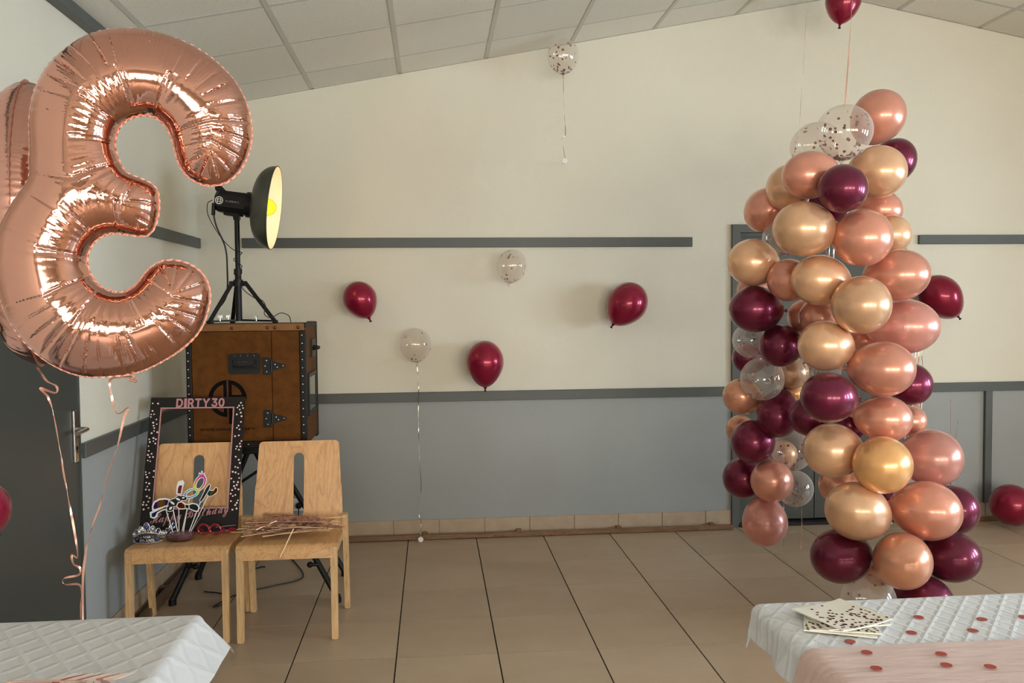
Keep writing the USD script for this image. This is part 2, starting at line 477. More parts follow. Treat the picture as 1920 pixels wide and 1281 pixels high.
mat("holographic", {
    "tc": ("texture_coordinate", {}), "w": ("wave_texture", {"wave_type": "bands", "bands_direction": "diagonal", "scale": 1.6, "distortion": 1.5}),
    "r": ("rgb_ramp", {"ramp": [(0.0, (0.75, 0.05, 0.45)), (0.2, (0.9, 0.25, 0.05)), (0.4, (0.9, 0.8, 0.05)), (0.6, (0.1, 0.75, 0.3)), (0.8, (0.05, 0.6, 0.9)), (1.0, (0.3, 0.1, 0.8))]}),
    "p": ("principled_bsdf", {"metallic": 0.25, "roughness": 0.25}),
}, [("tc.object", "w.vector"), ("w.fac", "r.fac"), ("r.color", "p.base_color")], "p.BSDF")
mat("holographic_dark", {
    "tc": ("texture_coordinate", {}), "w": ("wave_texture", {"wave_type": "bands", "bands_direction": "x", "scale": 1.8, "distortion": 2.0}),
    "r": ("rgb_ramp", {"ramp": [(0.0, (0.20, 0.01, 0.0)), (0.25, (0.16, 0.09, 0.0)), (0.45, (0.0, 0.12, 0.05)), (0.65, (0.0, 0.03, 0.20)), (0.85, (0.10, 0.0, 0.14)), (1.0, (0.22, 0.12, 0.0))]}),
    "p": ("principled_bsdf", {"metallic": 0.7, "roughness": 0.28}),
}, [("tc.object", "w.vector"), ("w.fac", "r.fac"), ("r.color", "p.base_color")], "p.BSDF")
pbr("base_plum", (0.10, 0.035, 0.045), 0.25, coat=0.5)
pbr("silver", (0.80, 0.80, 0.82), 0.18, 0.9)
pbr("gem_blue", (0.02, 0.03, 0.20), 0.08)
pbr("navy_print", (0.008, 0.010, 0.030), 0.4)
pbr("red_plastic", (0.30, 0.006, 0.022), 0.18, coat=0.5)
pbr("stick_wood", (0.80, 0.62, 0.36), 0.45, 0.15)
pbr("stick_white", (0.82, 0.80, 0.76), 0.45)
pbr("wand_paper", (0.45, 0.21, 0.16), 0.38, 0.5, noise=0.35, nscale=30)
pbr("napkin_paper", (0.86, 0.82, 0.72), 0.7)
pbr("napkin_dot", (0.085, 0.018, 0.024), 0.4)
pbr("confetti_red", (0.42, 0.060, 0.038), 0.5)
pbr("table_white", (0.62, 0.61, 0.58), 0.5)
pbr("leaf_foil", (0.72, 0.46, 0.40), 0.22, 0.85)
pbr("leaf_pale", (0.80, 0.66, 0.62), 0.5)


def cloth_mat(name, color, ang, sc, strength, rough=0.55, nz=0.3):
    """embossed paper cloth: raised ridges crossing in a diamond net"""
    nodes = {"g": ("texture_coordinate", {}), "p": ("principled_bsdf", {"roughness": rough, "base_color": color, "specular_ior_level": 0.5, "sheen_weight": 0.1}),
             "t": ("translucent_bsdf", {"color": color}), "mix": ("mix_closure", {"fac": 0.15}),
             "add": ("math", {"math_type": "maximum"}), "nz": ("noise_texture", {"scale": 55.0, "detail": 3.0}), "a2": ("math", {"math_type": "multiply_add", "value2": nz}),
             "b": ("bump", {"strength": strength, "distance": 0.010})}
    links = []
    for i, a in enumerate(ang):
        nodes["m%d" % i] = ("mapping", {"rotation": (0, 0, math.radians(a)), "scale": (sc, sc, sc)})
        nodes["x%d" % i] = ("separate_xyz", {})
        nodes["f%d" % i] = ("math", {"math_type": "pingpong", "value2": 0.5})
        nodes["r%d" % i] = ("rgb_ramp", {"ramp": [(0.0, (1, 1, 1)), (0.10, (0.55, 0.55, 0.55)), (0.2, (0, 0, 0)), (1, (0, 0, 0))]})
        links += [("g.object", "m%d.vector" % i), ("m%d.vector" % i, "x%d.vector" % i), ("x%d.x" % i, "f%d.value1" % i), ("f%d.value" % i, "r%d.fac" % i)]
        nodes["bw%d" % i] = ("rgb_to_bw", {})
        links += [("r%d.color" % i, "bw%d.color" % i), ("bw%d.val" % i, "add.value%d" % (i + 1))]
    links += [("g.object", "nz.vector"), ("nz.fac", "a2.value1"), ("add.value", "a2.value3"), ("a2.value", "b.height"), ("b.normal", "p.normal"),
              ("p.BSDF", "mix.closure1"), ("t.BSDF", "mix.closure2")]
    return mat(name, nodes, links, "mix.closure")


cloth_mat("cloth_left", (0.76, 0.755, 0.76), (35, -35), 16.0, 0.20)
cloth_mat("cloth_right", (0.86, 0.88, 0.92), (40, -30), 23.0, 0.26, nz=0.9)
mat("tulle", {
    "tc": ("texture_coordinate", {}), "m": ("mapping", {"rotation": (0, 0, 0.6), "scale": (3.0, 14.0, 6.0)}), "n": ("noise_texture", {"scale": 2.2, "detail": 5.0}), "b": ("bump", {"strength": 0.55, "distance": 0.01}),
    "d": ("principled_bsdf", {"base_color": (0.80, 0.58, 0.53), "roughness": 0.7, "sheen_weight": 0.3}), "t": ("transparent_bsdf", {"color": (1.0, 0.93, 0.90)}), "mx": ("mix_closure", {"fac": 0.80}),
}, [("tc.object", "m.vector"), ("m.vector", "n.vector"), ("n.fac", "b.height"), ("b.normal", "d.normal"), ("t.BSDF", "mx.closure1"), ("d.BSDF", "mx.closure2")], "mx.closure")
mat("pane_glass", {"t": ("transparent_bsdf", {"color": (0.97, 0.98, 0.98)}), "g": ("glossy_bsdf", {"color": (1, 1, 1), "roughness": 0.02}), "f": ("fresnel", {"IOR": 1.45}), "m": ("mix_closure", {})},
    [("f.fac", "m.fac"), ("t.BSDF", "m.closure1"), ("g.BSDF", "m.closure2")], "m.closure")
mat("acrylic", {"t": ("transparent_bsdf", {"color": (0.75, 0.78, 0.78)}), "g": ("glossy_bsdf", {"color": (1, 1, 1), "roughness": 0.03}), "f": ("fresnel", {"IOR": 1.6}), "m": ("mix_closure", {})},
    [("f.fac", "m.fac"), ("t.BSDF", "m.closure1"), ("g.BSDF", "m.closure2")], "m.closure")

# ------------------------------------------------------------------ the room
WT = 0.18
RAIL_TOP, DADO_TOP = 1.999, 0.976


def ceil_z(x):
    return CEIL0 + SLOPE * (x if x < RIDGE_X else 2 * RIDGE_X - x)


D2X0, D2X1, D2T = 3.60, 4.74, 2.085     # door in the back wall
gable = Polygon([(-WT, -0.1), (XR + WT, -0.1), (XR + WT, ceil_z(XR) + .1), (RIDGE_X, ceil_z(RIDGE_X) + .1), (-WT, CEIL0 + .1)])
struct("wall_back", T(plate(gable.difference(sbox(D2X0, -0.05, D2X1, D2T)), WT), (0, WT, 0)), "cream_paint", label="cream textured back wall with gable top")
front = gable
for x, w in WIN_F:
    front = front.difference(sbox(x - w / 2, 0.75, x + w / 2, 2.3))
struct("wall_front", T(plate(front, WT), (0, YF, 0)), "cream_paint", label="cream wall behind the viewer, with windows")


def side_wall(poly, x0):
    m = plate(poly, WT)                       # xz plate -> turn so that its x runs along -y
    v = m.vertices; m.vertices = np.stack([x0 - v[:, 1], -v[:, 0], v[:, 2]], 1); m.invert() if m.volume < 0 else None
    return m


D1Y0, D1Y1, D1T = -2.88, -1.958, 2.06    # door in the left wall
lw = sbox(0, -0.1, -YF, CEIL0 + .12).difference(sbox(-D1Y1, -0.05, -D1Y0, D1T))
struct("wall_left", side_wall(lw, -WT), "cream_paint", label="cream left wall with grey lower half and dark door")
rw = sbox(0, -0.1, -YF, CEIL0 + .12)
for y, w in WIN_R:
    rw = rw.difference(sbox(-y - w / 2, 0.9, -y + w / 2, 2.4))
struct("wall_right", side_wall(rw, XR), "cream_paint", label="cream right wall with tall windows")


def window(name, loc_fn, w, z0, z1, label, panes):
    t = sxform(name, label)
    fr = sbox(-w / 2, z0, w / 2, z1)
    fr = fr.difference(fr.buffer(-0.055, join_style=2))
    obj("window_frame", loc_fn(plate(fr, 0.06)), "white_plastic", t, False)
    for k in range(1, panes):
        x = -w / 2 + w * k / panes
        obj("mullion", loc_fn(T(bx(x - .03, x + .03, -0.055, 0, z0 + .05, z1 - .05), (0, 0, 0))), "white_plastic", t, False)
    for k in range(panes):
        xa, xb = -w / 2 + w * k / panes + .03, -w / 2 + w * (k + 1) / panes - .03
        obj("pane", loc_fn(bx(xa, xb, -.030, -.024, z0 + .05, z1 - .05)), "pane_glass", t, False)


for i, (y, w) in enumerate(WIN_R):
    def loc(m, y=y):
        v = m.vertices.copy(); m = m.copy(); m.vertices = np.stack([XR + 0.10 + v[:, 1] * -1 - 0.06, y + v[:, 0], v[:, 2]], 1); return fix(m)
    window("window_%d" % (i + 1), loc, w, 0.9, 2.4, "white window in the right wall", 2)
for i, (x, w) in enumerate(WIN_F):
    def loc(m, x=x):
        v = m.vertices.copy(); m = m.copy(); m.vertices = np.stack([x + v[:, 0], YF - 0.10 + v[:, 1] * -1, v[:, 2]], 1); return fix(m)
    window("window_%d" % (i + 4), loc, w, 0.75, 2.3, "white window in the wall behind the viewer", 2)

# lower grey half of the walls
wb = tag(sxform("trim_1"), "grey painted lower half of the back wall")
obj("dado_panel", bx(0.004, D2X0 - .05, -.004, 0, 0.0, DADO_TOP - .05), "grey_paint", wb, False)
for a, b in ((D2X1 + .05, 5.385), (5.435, XR - .02)):
    obj("dado_panel", bx(a, b, -.004, 0, 0.0, DADO_TOP - .05), "grey_paint", wb, False)
obj("dado_post", bx(5.385, 5.435, -.030, 0, 0.12, DADO_TOP - .062), "rail_paint", wb, False)
wl = tag(sxform("trim_2"), "grey painted lower half of the left wall")
obj("dado_panel", bx(0, .004, D1Y1 + .0, -.004, 0, DADO_TOP - .05), "grey_paint", wl, False)
obj("dado_panel", bx(0, .004, YF, D1Y0, 0, DADO_TOP - .05), "grey_paint", wl, False)
R = 0.022
struct("trim_3", cbx(0.004, D2X0 - .052, -R, 0, DADO_TOP - .064, DADO_TOP, .002), "rail_paint", label="dark grey dado rail on the back wall left of the door")
struct("trim_4", cbx(D2X1 + .052, XR, -R, 0, DADO_TOP - .064, DADO_TOP, .002), "rail_paint", label="dark grey dado rail on the back wall right of the door")
struct("trim_5", cbx(0, R, D1Y1 + .002, -R - .001, DADO_TOP - .064, DADO_TOP, .002), "rail_paint", label="dark grey dado rail on the left wall")
struct("trim_6", cbx(0.285, 3.272, -R, 0, RAIL_TOP - .064, RAIL_TOP, .002), "rail_paint", label="long dark grey rail high on the back wall")
struct("trim_7", cbx(4.885, XR, -R, 0, RAIL_TOP + .012 - .064, RAIL_TOP + .012, .002), "rail_paint", label="dark grey rail high on the back wall right of the garland")
struct("trim_8", cbx(0, R, -1.9, -.002, RAIL_TOP - .064, RAIL_TOP, .002), "rail_paint", label="dark grey rail high on the left wall")
struct("trim_9", cbx(0, .045, YF, -.002, CEIL0 - .050, CEIL0 + .004, .003), "rail_paint", label="dark grey moulding along the top of the left wall")
# doors
d1 = sxform("door_1", "dark grey flush door in the left wall")
obj("door_leaf", bx(-.045, -.004, D1Y0 + .012, D1Y1 - .012, 0.008, D1T - .012), "door_paint", d1, False)
obj("door_frame", join(bx(-.10, .004, D1Y0, D1Y0 + .01, 0, D1T), bx(-.10, .004, D1Y1 - .01, D1Y1, 0, D1T), bx(-.10, .004, D1Y0, D1Y1, D1T - .01, D1T)), "rail_paint", d1, False)
hy = -2.005
h = obj("handle_plate", rbox(-.004, .006, hy - .021, hy + .021, 0.905, 1.125, .003), "steel", d1)
obj("lever", join(cyl((.004, hy, 1.045), (.05, hy, 1.045), .009), tube(spline([(.048, hy, 1.045), (.052, hy - .012, 1.045), (.052, hy - .06, 1.043), (.050, hy - .115, 1.04)], 6), .0085, 12)), "steel", h)
obj("keyhole", join(cyl((.005, hy, .965), (.0075, hy, .965), .009), bx(.005, .0075, hy - .004, hy + .004, .944, .965)), "black_metal", h)
d2 = sxform("door_2", "dark grey door in the back wall behind the balloon garland")
fo = sbox(D2X0 - .05, 0.0, D2X1 + .05, D2T + .0).difference(sbox(D2X0 + .005, -.1, D2X1 - .005, D2T - .055))
obj("door_frame", T(plate(fo, .035), (0, .012, 0)), "rail_paint", d2, False)
fi = sbox(D2X0 + .005, 0.0, D2X1 - .005, D2T - .055).difference(sbox(D2X0 + .03, -.1, D2X1 - .03, D2T - .08))
obj("door_stop", T(plate(fi, .035), (0, .055, 0)), "door_paint", d2, False)
xm = (D2X0 + D2X1) / 2
for a, b in ((D2X0 + .03, xm - .003), (xm + .003, D2X1 - .03)):
    lf = obj("door_leaf", bx(a, b, .05, .09, .03, D2T - .08), "door_paint", d2, False)
obj("threshold", bx(D2X0, D2X1, -.03, .10, 0, .022), "black_metal", d2, False)

# floor
fl = sxform("floor", "brown-beige tiled floor with dark joints")
TS, TX0, TY0 = 0.45, 1.3298, -0.2003
obj("grout", bx(-WT, XR + WT, YF - WT, WT, -.12, -.004), "grout", fl, False)
XN0, XN1, YN = -3, 10, 8
floor_xmax, floor_ymin = TX0 + TS * (XN1 + 1), TY0 - TS * YN
for j in range(-1, YN):
    for i in range(XN0, XN1 + 1):
        x0, x1 = TX0 + TS * i + .003, TX0 + TS * (i + 1) - .003
        y1, y0 = TY0 - TS * j - .0027, TY0 - TS * (j + 1) + .0027
        x0 = max(x0, .002); y1 = min(y1, -.002)
        if x1 - x0 > .02 and y1 - y0 > .02:
            obj("tile", cbx(x0, x1, y0, y1, -.010, 0.0, .0004), "floor_tile", fl, False)
rest = [bx(floor_xmax, XR, floor_ymin, 0, -.010, 0), bx(0, XR, YF, floor_ymin - .003, -.010, 0)]
obj("floor_slab", join(*rest), "floor_tile", fl, False)

# skirting of tiles, and the wooden bumper strip on blocks in front of it
bb = sxform("baseboard_back", "row of beige skirting tiles along the back wall")
x = 1.3298 - .05 - .36 * 4
segs = [(.012, D2X0 - .055), (D2X1 + .055, XR - .01)]
k = 0
for a, b in segs:
    xs = np.arange(a, b, .305)
    for q in xs:
        e = min(q + .302, b)
        if e - q > .02:
            obj("tile", cbx(q, e, -.013, -.004, .0, .118, .0015), "skirting_tile", bb, False)
bl = sxform("baseboard_left", "row of beige skirting tiles along the left wall")
for q in np.arange(-.014, D1Y1 + .01, -.305):
    obj("tile", cbx(.004, .013, max(q - .302, D1Y1 + .002), q, 0, .118, .0015), "skirting_tile", bl, False)
st = sxform("trim_10", "brown wooden bumper strip on blocks along the foot of the back wall")
obj("wood_strip", cbx(.09, D2X0 - .06, -.085, -.058, .003, .034, .003), "strip_wood", st, False)
obj("wood_strip", cbx(D2X1 + .06, XR - .05, -.085, -.058, .003, .034, .003), "strip_wood", st, False)
for x in (0.50, 1.44, 2.07, 2.75, 3.40, 5.1, 5.8, 6.5):
    obj("spacer_block", cbx(x - .018, x + .018, -.060, -.015, .002, .042, .003), "strip_wood", st, False)
s2 = sxform("trim_11", "brown wooden bumper strip on blocks along the foot of the left wall")
obj("wood_strip", cbx(.052, .085, D1Y1 + .02, -.09, .003, .045, .003), "strip_wood_side", s2, False)
for y in (-.4, -1.0, -1.6):
    obj("spacer_block", cbx(.014, .054, y - .018, y + .018, .002, .045, .003), "strip_wood_side", s2, False)

# ceiling: mineral tiles on a metal grid, both slopes
ce = sxform("ceiling", "sloping suspended ceiling of speckled square tiles")
CX, CY0, CS = .5655, -.392, .5925
yrow = [0.0] + [CY0 - CS * k for k in range(18)]
yrow = [y for y in yrow if y > YF] + [YF]
VIS = 6
a = math.atan(SLOPE)


def on_left(m):     # mesh laid flat around z=0 (x measured in plan) -> lifted to the left slope
    v = m.vertices; v[:, 2] += CEIL0 + SLOPE * v[:, 0]; return m


def on_right(m):
    v = m.vertices; v[:, 2] += CEIL0 + SLOPE * (2 * RIDGE_X - v[:, 0]); return m


lx = [0.0, .187] + [.187 + CX * k for k in range(1, 9)]
lx = [x for x in lx if x < RIDGE_X - .05] + [RIDGE_X]
rx = [RIDGE_X] + [4.725 + .588 * k for k in range(0, 7)]
rx = [x for x in rx if x < XR - .05] + [XR]
for xs, lift in ((lx, on_left), (rx, on_right)):
    for i in range(len(xs) - 1):
        for j in range(len(yrow) - 1):
            if j < VIS:
                obj("panel", lift(cbx(xs[i] + .008, xs[i + 1] - .008, yrow[j + 1] + .008, yrow[j] - .008, -.001, .018, .004)), "ceiling_tile_mineral", ce, False)
        obj("panel", lift(bx(xs[i] + .008, xs[i + 1] - .008, YF, yrow[VIS] - .008, -.001, .018)), "ceiling_tile_mineral", ce, False)
    for x in xs[1:-1]:
        obj("grid_bar", lift(join(bx(x - .013, x + .013, YF, 0, -.004, .003), bx(x - .004, x + .004, YF, 0, .003, .03))), "grid_metal", ce, False)
    for y in yrow[1:VIS + 1]:
        obj("grid_bar", lift(bx(xs[0], xs[-1], y - .011, y + .011, -.003, .003)), "grid_metal", ce, False)
    obj("edge_angle", lift(bx(xs[0], xs[-1], -.022, 0, -.004, .0)), "grid_metal", ce, False)
obj("roof_slab", join(on_left(bx(-WT, RIDGE_X, YF - WT, WT, .05, .12)), on_right(bx(RIDGE_X, XR + WT, YF - WT, WT, .05, .12))), "grid_metal", ce, False)
# socket seen through the slot of the right chair
so = thing("wall_socket", "white wall socket with a black plug, low on the wall behind the right chair", "socket", (.618, -.004, .245))
obj("plate", rbox(-.042, .042, -.012, 0, -.042, .042, .005), "white_plastic", so)
pl = obj("plug", join(cyl((0, -.010, 0), (0, -.045, 0), .020, 20), cyl((0, -.045, 0), (0, -.055, -.004), .016, 20, .010)), "black_plastic", so)
obj("cord", tube(spline([(0, -.05, -.004), (.002, -.065, -.03), (.0, -.07, -.10), (-.01, -.10, -.19), (-.06, -.2, -.238), (-.2, -.25, -.238)], 6), .0035), "cable_rubber", pl)

# ------------------------------------------------------------------ measured shapes
ARCH = [   # kind, centre, tail direction, length, diameter, label
    ('R',(3.75, -1.577, 2.475),(-0.54, 0.29, -0.79),0.287,0.258,'largest rose balloon at the very tip of the garland, highest of them all'),
    ('T',(3.474, -1.788, 2.357),(0.01, 0.23, -0.97),0.264,0.262,'clear confetti balloon atop the garland with a dark heap of confetti at its bottom'),
    ('T',(3.449, -1.536, 2.34),(0.49, 0.19, -0.85),0.232,0.253,"clear confetti balloon half hidden behind the other clear one at the garland's top"),
    ('B',(3.893, -1.478, 2.28),(-0.87, 0.36, 0.33),0.221,0.232,'plum balloon on the upper right outline of the garland, under the topmost rose balloon'),
    ('R',(3.296, -1.824, 2.152),(0.98, 0.19, 0.11),0.287,0.224,"rose balloon directly under the two clear confetti balloons at the garland's top"),
    ('C',(3.652, -1.762, 2.178),(-0.93, 0.36, 0.08),0.275,0.252,'champagne balloon touching the right side of the highest front plum balloon'),
    ('B',(3.364, -2.0, 2.062),(0.18, 0.94, -0.28),0.227,0.219,'highest plum balloon on the front of the garland, round and fully in view'),
    ('C',(3.307, -1.545, 2.129),(0.92, 0.17, -0.35),0.226,0.231,"champagne balloon mostly hidden behind the rose one on the garland's upper left outline"),
    ('R',(3.25, -1.38, 2.032),(0.92, 0.17, -0.35),0.215,0.237,'dusky rose balloon hanging just above the top corner of the grey door frame'),
    ('R',(3.756, -1.579, 2.016),(-0.92, 0.36, 0.16),0.237,0.199,'peach-rose balloon half covered by the champagne one on the upper right outline'),
    ('C',(3.245, -1.878, 1.892),(0.98, 0.18, -0.1),0.311,0.256,'large champagne balloon below and left of the highest front plum balloon'),
    ('R',(3.487, -1.942, 1.844),(0.01, 0.96, -0.28),0.277,0.266,'rose balloon directly beneath the highest front plum balloon'),
    ('C',(3.751, -1.703, 1.88),(-0.92, 0.36, 0.16),0.205,0.194,'champagne balloon peeking out behind the rose one level with the right wall rail'),
    ('B',(3.453, -1.67, 2.027),(0.23, 0.93, -0.28),0.199,0.191,'plum balloon in shade, showing only slivers behind the highest front plum balloon'),
    ('T',(3.297, -1.471, 1.881),(0.92, 0.17, -0.35),0.192,0.186,'clear balloon with dark confetti squeezed between the door frame and a large champagne balloon'),
    ('C',(3.148, -1.484, 1.755),(0.97, 0.18, -0.19),0.275,0.240,"pale champagne balloon on the left outline, hiding the door frame's upper corner"),
    ('R',(3.273, -1.617, 1.661),(-0.05, 0.96, -0.28),0.221,0.212,'rose balloon wedged between the two champagne balloons just above garland mid-height'),
    ('C',(3.349, -1.828, 1.654),(0.97, 0.18, -0.15),0.296,0.240,'oval champagne balloon left of the dark gap where rose gold fringe glints'),
    ('R',(3.695, -1.868, 1.676),(-0.93, 0.35, -0.09),0.305,0.245,'oval rose balloon right of the dark gap, beside the burgundy wall balloon'),
    ('C',(3.454, -2.002, 1.535),(0.22, 0.93, -0.28),0.276,0.265,'pale champagne balloon at the front, directly below the dark gap with glinting fringe'),
    ('RT',(3.773, -1.785, 1.431),(-0.93, 0.36, 0.03),0.346,0.266,'see-through rose balloon on the right outline with fringe strands showing through it'),
    ('B',(3.17, -1.465, 1.518),(0.98, 0.18, -0.05),0.291,0.241,'large plum balloon on the left outline, under the pale champagne one'),
    ('R',(3.435, -1.628, 1.471),(-0.04, 0.96, -0.28),0.224,0.216,'rose balloon mostly hidden behind three champagne balloons at mid garland'),
    ('R',(3.428, -1.455, 1.477),(-0.05, 0.96, -0.28),0.184,0.177,'rose sliver of a balloon just right of the large plum one on the left'),
    ('C',(3.346, -1.89, 1.346),(0.97, 0.18, -0.19),0.272,0.237,'champagne balloon at mid garland, touching the right side of a round plum balloon'),
    ('T',(3.237, -1.237, 1.343),(0.95, 0.17, -0.27),0.231,0.191,'clear confetti balloon on the left outline between two plum balloons'),
    ('B',(3.296, -1.465, 1.327),(0.22, 0.93, -0.28),0.229,0.221,'round plum balloon at mid garland, left of a champagne one'),
    ('B',(3.281, -1.065, 1.236),(0.95, 0.17, -0.27),0.198,0.174,"small plum balloon on the left outline just above the wall's grey dado rail"),
    ('T',(3.259, -1.306, 1.142),(-0.01, 0.96, -0.28),0.241,0.231,'clear balloon with rosy confetti drifting in it, level with the dado rail'),
    ('C',(3.438, -1.272, 1.168),(-0.06, 0.96, -0.28),0.189,0.182,'champagne balloon in shade right of the clear one at dado rail height'),
    ('G',(3.483, -1.183, 1.048),(0.03, 0.96, -0.28),0.178,0.171,'golden balloon in shade, a small patch above two plum balloons'),
    ('T',(3.46, -1.565, 1.213),(0.16, 0.94, -0.28),0.220,0.211,'clear confetti balloon caught between a champagne balloon and the big plum below it'),
    ('P',(3.227, -1.119, 1.029),(0.97, 0.18, -0.15),0.235,0.202,'peach balloon on the left outline overlapping the end of the grey dado rail'),
    ('R',(3.568, -1.975, 1.241),(-0.93, 0.36, -0.0),0.300,0.256,'big rose balloon on the front at dado rail height, above another rose one'),
    ('B',(3.852, -1.724, 1.141),(0.02, 0.96, -0.28),0.216,0.208,'plum balloon on the right outline touching the dado rail, half behind a rose one'),
    ('B',(3.312, -1.998, 1.115),(0.98, 0.18, -0.1),0.271,0.232,'big plum balloon in the middle of the front, glossiest and widest of the plums'),
    ('R',(3.688, -1.58, 1.351),(-0.01, 0.96, -0.28),0.186,0.179,'rose patch of a balloon in the small gap above the big front rose one'),
    ('R',(3.613, -1.909, 1.001),(-0.93, 0.36, 0.08),0.266,0.221,'rose balloon at the front just above the golden yellow balloon'),
    ('R',(3.909, -1.637, 0.946),(0.22, 0.93, -0.28),0.157,0.151,'small pink balloon on the right outline under the hanging copper fringe'),
    ('B',(3.358, -1.296, 0.956),(0.36, 0.28, 0.89),0.270,0.230,'plum balloon with pointed top, left of the big front plum one'),
    ('B',(3.405, -1.57, 0.97),(0.06, 0.96, -0.28),0.208,0.200,'dark plum balloon tucked behind the left side of the big front plum one'),
    ('B',(3.554, -1.685, 0.944),(-0.05, 0.96, -0.28),0.184,0.177,'plum sliver of a balloon under the big front plum one, beside a rose balloon'),
    ('C',(3.401, -1.857, 0.846),(0.97, 0.18, -0.19),0.297,0.259,'large champagne balloon left of the golden yellow one'),
    ('G',(3.534, -2.051, 0.809),(0.09, 0.95, -0.28),0.271,0.261,'golden yellow balloon at the front of the lower garland'),
    ('RT',(3.89, -1.843, 0.796),(-0.93, 0.36, 0.08),0.298,0.275,'sheer pink balloon on the right outline, right of the golden yellow one'),
    ('B',(3.241, -1.223, 0.791),(0.21, 0.94, -0.28),0.247,0.238,'plum balloon with window glints, left arm of the garland, above a rose ball'),
    ('P',(3.26, -0.98, 0.823),(0.1, 0.95, -0.28),0.175,0.168,'peach sliver of a balloon on the left outline behind a plum one'),
    ('B',(3.264, -1.013, 0.549),(-0.03, 0.96, -0.28),0.246,0.236,"lowest plum balloon on the garland's left arm, beside a round rose balloon"),
    ('R',(3.337, -1.249, 0.579),(-0.05, 0.96, -0.28),0.241,0.231,'round rose balloon on the left arm, between a plum and a clear one'),
    ('T',(3.477, -1.185, 0.729),(0.05, 0.96, -0.28),0.230,0.221,'clear balloon with big black confetti dots behind the large champagne one'),
    ('C',(3.534, -0.932, 0.663),(0.18, 0.94, -0.28),0.175,0.168,'pearl balloon seen through the clear one with black confetti dots'),
    ('T',(3.575, -1.004, 0.479),(0.23, 0.93, -0.28),0.217,0.209,'clear balloon low on the left arm with confetti lying in its bottom'),
    ('RT',(3.325, -1.188, 0.344),(0.04, 0.31, 0.95),0.280,0.248,"sheer rose balloon hanging lowest on the garland's left arm"),
    ('P',(3.531, -1.636, 0.631),(0.0, 0.96, -0.28),0.206,0.199,'peach balloon in shade behind two large champagne balloons'),
    ('C',(3.456, -1.993, 0.583),(0.92, 0.17, -0.35),0.320,0.266,'champagne balloon widest of its colour, lower left beneath the golden yellow one'),
    ('R',(3.779, -1.993, 0.58),(-0.92, 0.36, 0.16),0.322,0.273,'large rose balloon low on the right, beneath the sheer pink one'),
    ('B',(4.065, -1.75, 0.516),(0.15, 0.95, -0.28),0.256,0.246,'violet-plum balloon on the lower right outline with a pink string across it'),
    ('B',(3.754, -1.68, 0.553),(0.23, 0.93, -0.28),0.203,0.195,'plum balloon in the dark gap beneath the golden yellow balloon'),
    ('B',(3.428, -1.891, 0.347),(0.98, 0.18, -0.02),0.304,0.255,'wide plum balloon at the bottom left, under a champagne one'),
    ('P',(3.63, -2.059, 0.366),(0.04, 0.96, -0.28),0.269,0.258,'copper rose balloon at the bottom centre, between two wide plum ones'),
    ('B',(3.952, -1.909, 0.331),(-0.93, 0.36, 0.03),0.285,0.242,'wide plum balloon at the bottom right, under a large rose one'),
    ('T',(3.545, -1.929, 0.15),(0.51, 0.26, 0.82),0.242,0.254,'clear balloon with glinting copper confetti resting lowest, just behind the table edge'),
    ('B',(3.795, -1.943, 0.137),(-0.13, 0.32, 0.94),0.247,0.283,'bottom plum balloon just behind the table edge, right of the clear one'),
    ('P',(3.688, -1.748, 0.235),(0.22, 0.93, -0.28),0.178,0.171,'peach patch of a balloon above the lowest clear confetti balloon'),
    ('R',(3.211, -1.304, 1.616),(0.2, 0.94, -0.28),0.177,0.170,'rose sliver of a balloon between a pale champagne and a plum one at left'),
]
NUM3 = [(-0.212,0.160),(-0.215,0.115),(-0.215,0.069),(-0.238,0.035),(-0.262,-0.003),(-0.293,-0.063),(-0.304,-0.141),(-0.299,-0.206),(-0.281,-0.279),(-0.246,-0.343),(-0.205,-0.390),(-0.154,-0.426),(-0.106,-0.444),(-0.054,-0.447),(0.020,-0.440),(0.075,-0.417),(0.144,-0.375),(0.190,-0.325),(0.210,-0.265),(0.215,-0.229),(0.206,-0.187),(0.181,-0.157),(0.144,-0.139),(0.107,-0.136),(0.077,-0.146),(0.052,-0.169),(0.029,-0.203),(0.001,-0.222),(-0.031,-0.223),(-0.063,-0.206),(-0.084,-0.173),(-0.091,-0.137),(-0.079,-0.100),(-0.054,-0.075),(-0.026,-0.066),(0.010,-0.070),(0.052,-0.076),(0.073,-0.061),(0.087,-0.022),(0.091,0.019),(0.087,0.051),(0.071,0.068),(0.043,0.080),(0.010,0.091),(-0.007,0.123),(-0.016,0.160),(-0.010,0.197),(0.010,0.229),(0.047,0.247),(0.084,0.247),(0.114,0.220),(0.128,0.184),(0.135,0.142),(0.151,0.100),(0.181,0.075),(0.213,0.065),(0.254,0.071),(0.282,0.091),(0.309,0.123),(0.328,0.173),(0.334,0.225),(0.323,0.289),(0.298,0.344),(0.263,0.385),(0.213,0.424),(0.157,0.451),(0.098,0.467),(0.038,0.472),(-0.026,0.463),(-0.081,0.440),(-0.132,0.398),(-0.168,0.357),(-0.196,0.303),(-0.210,0.247),(-0.213,0.197)]

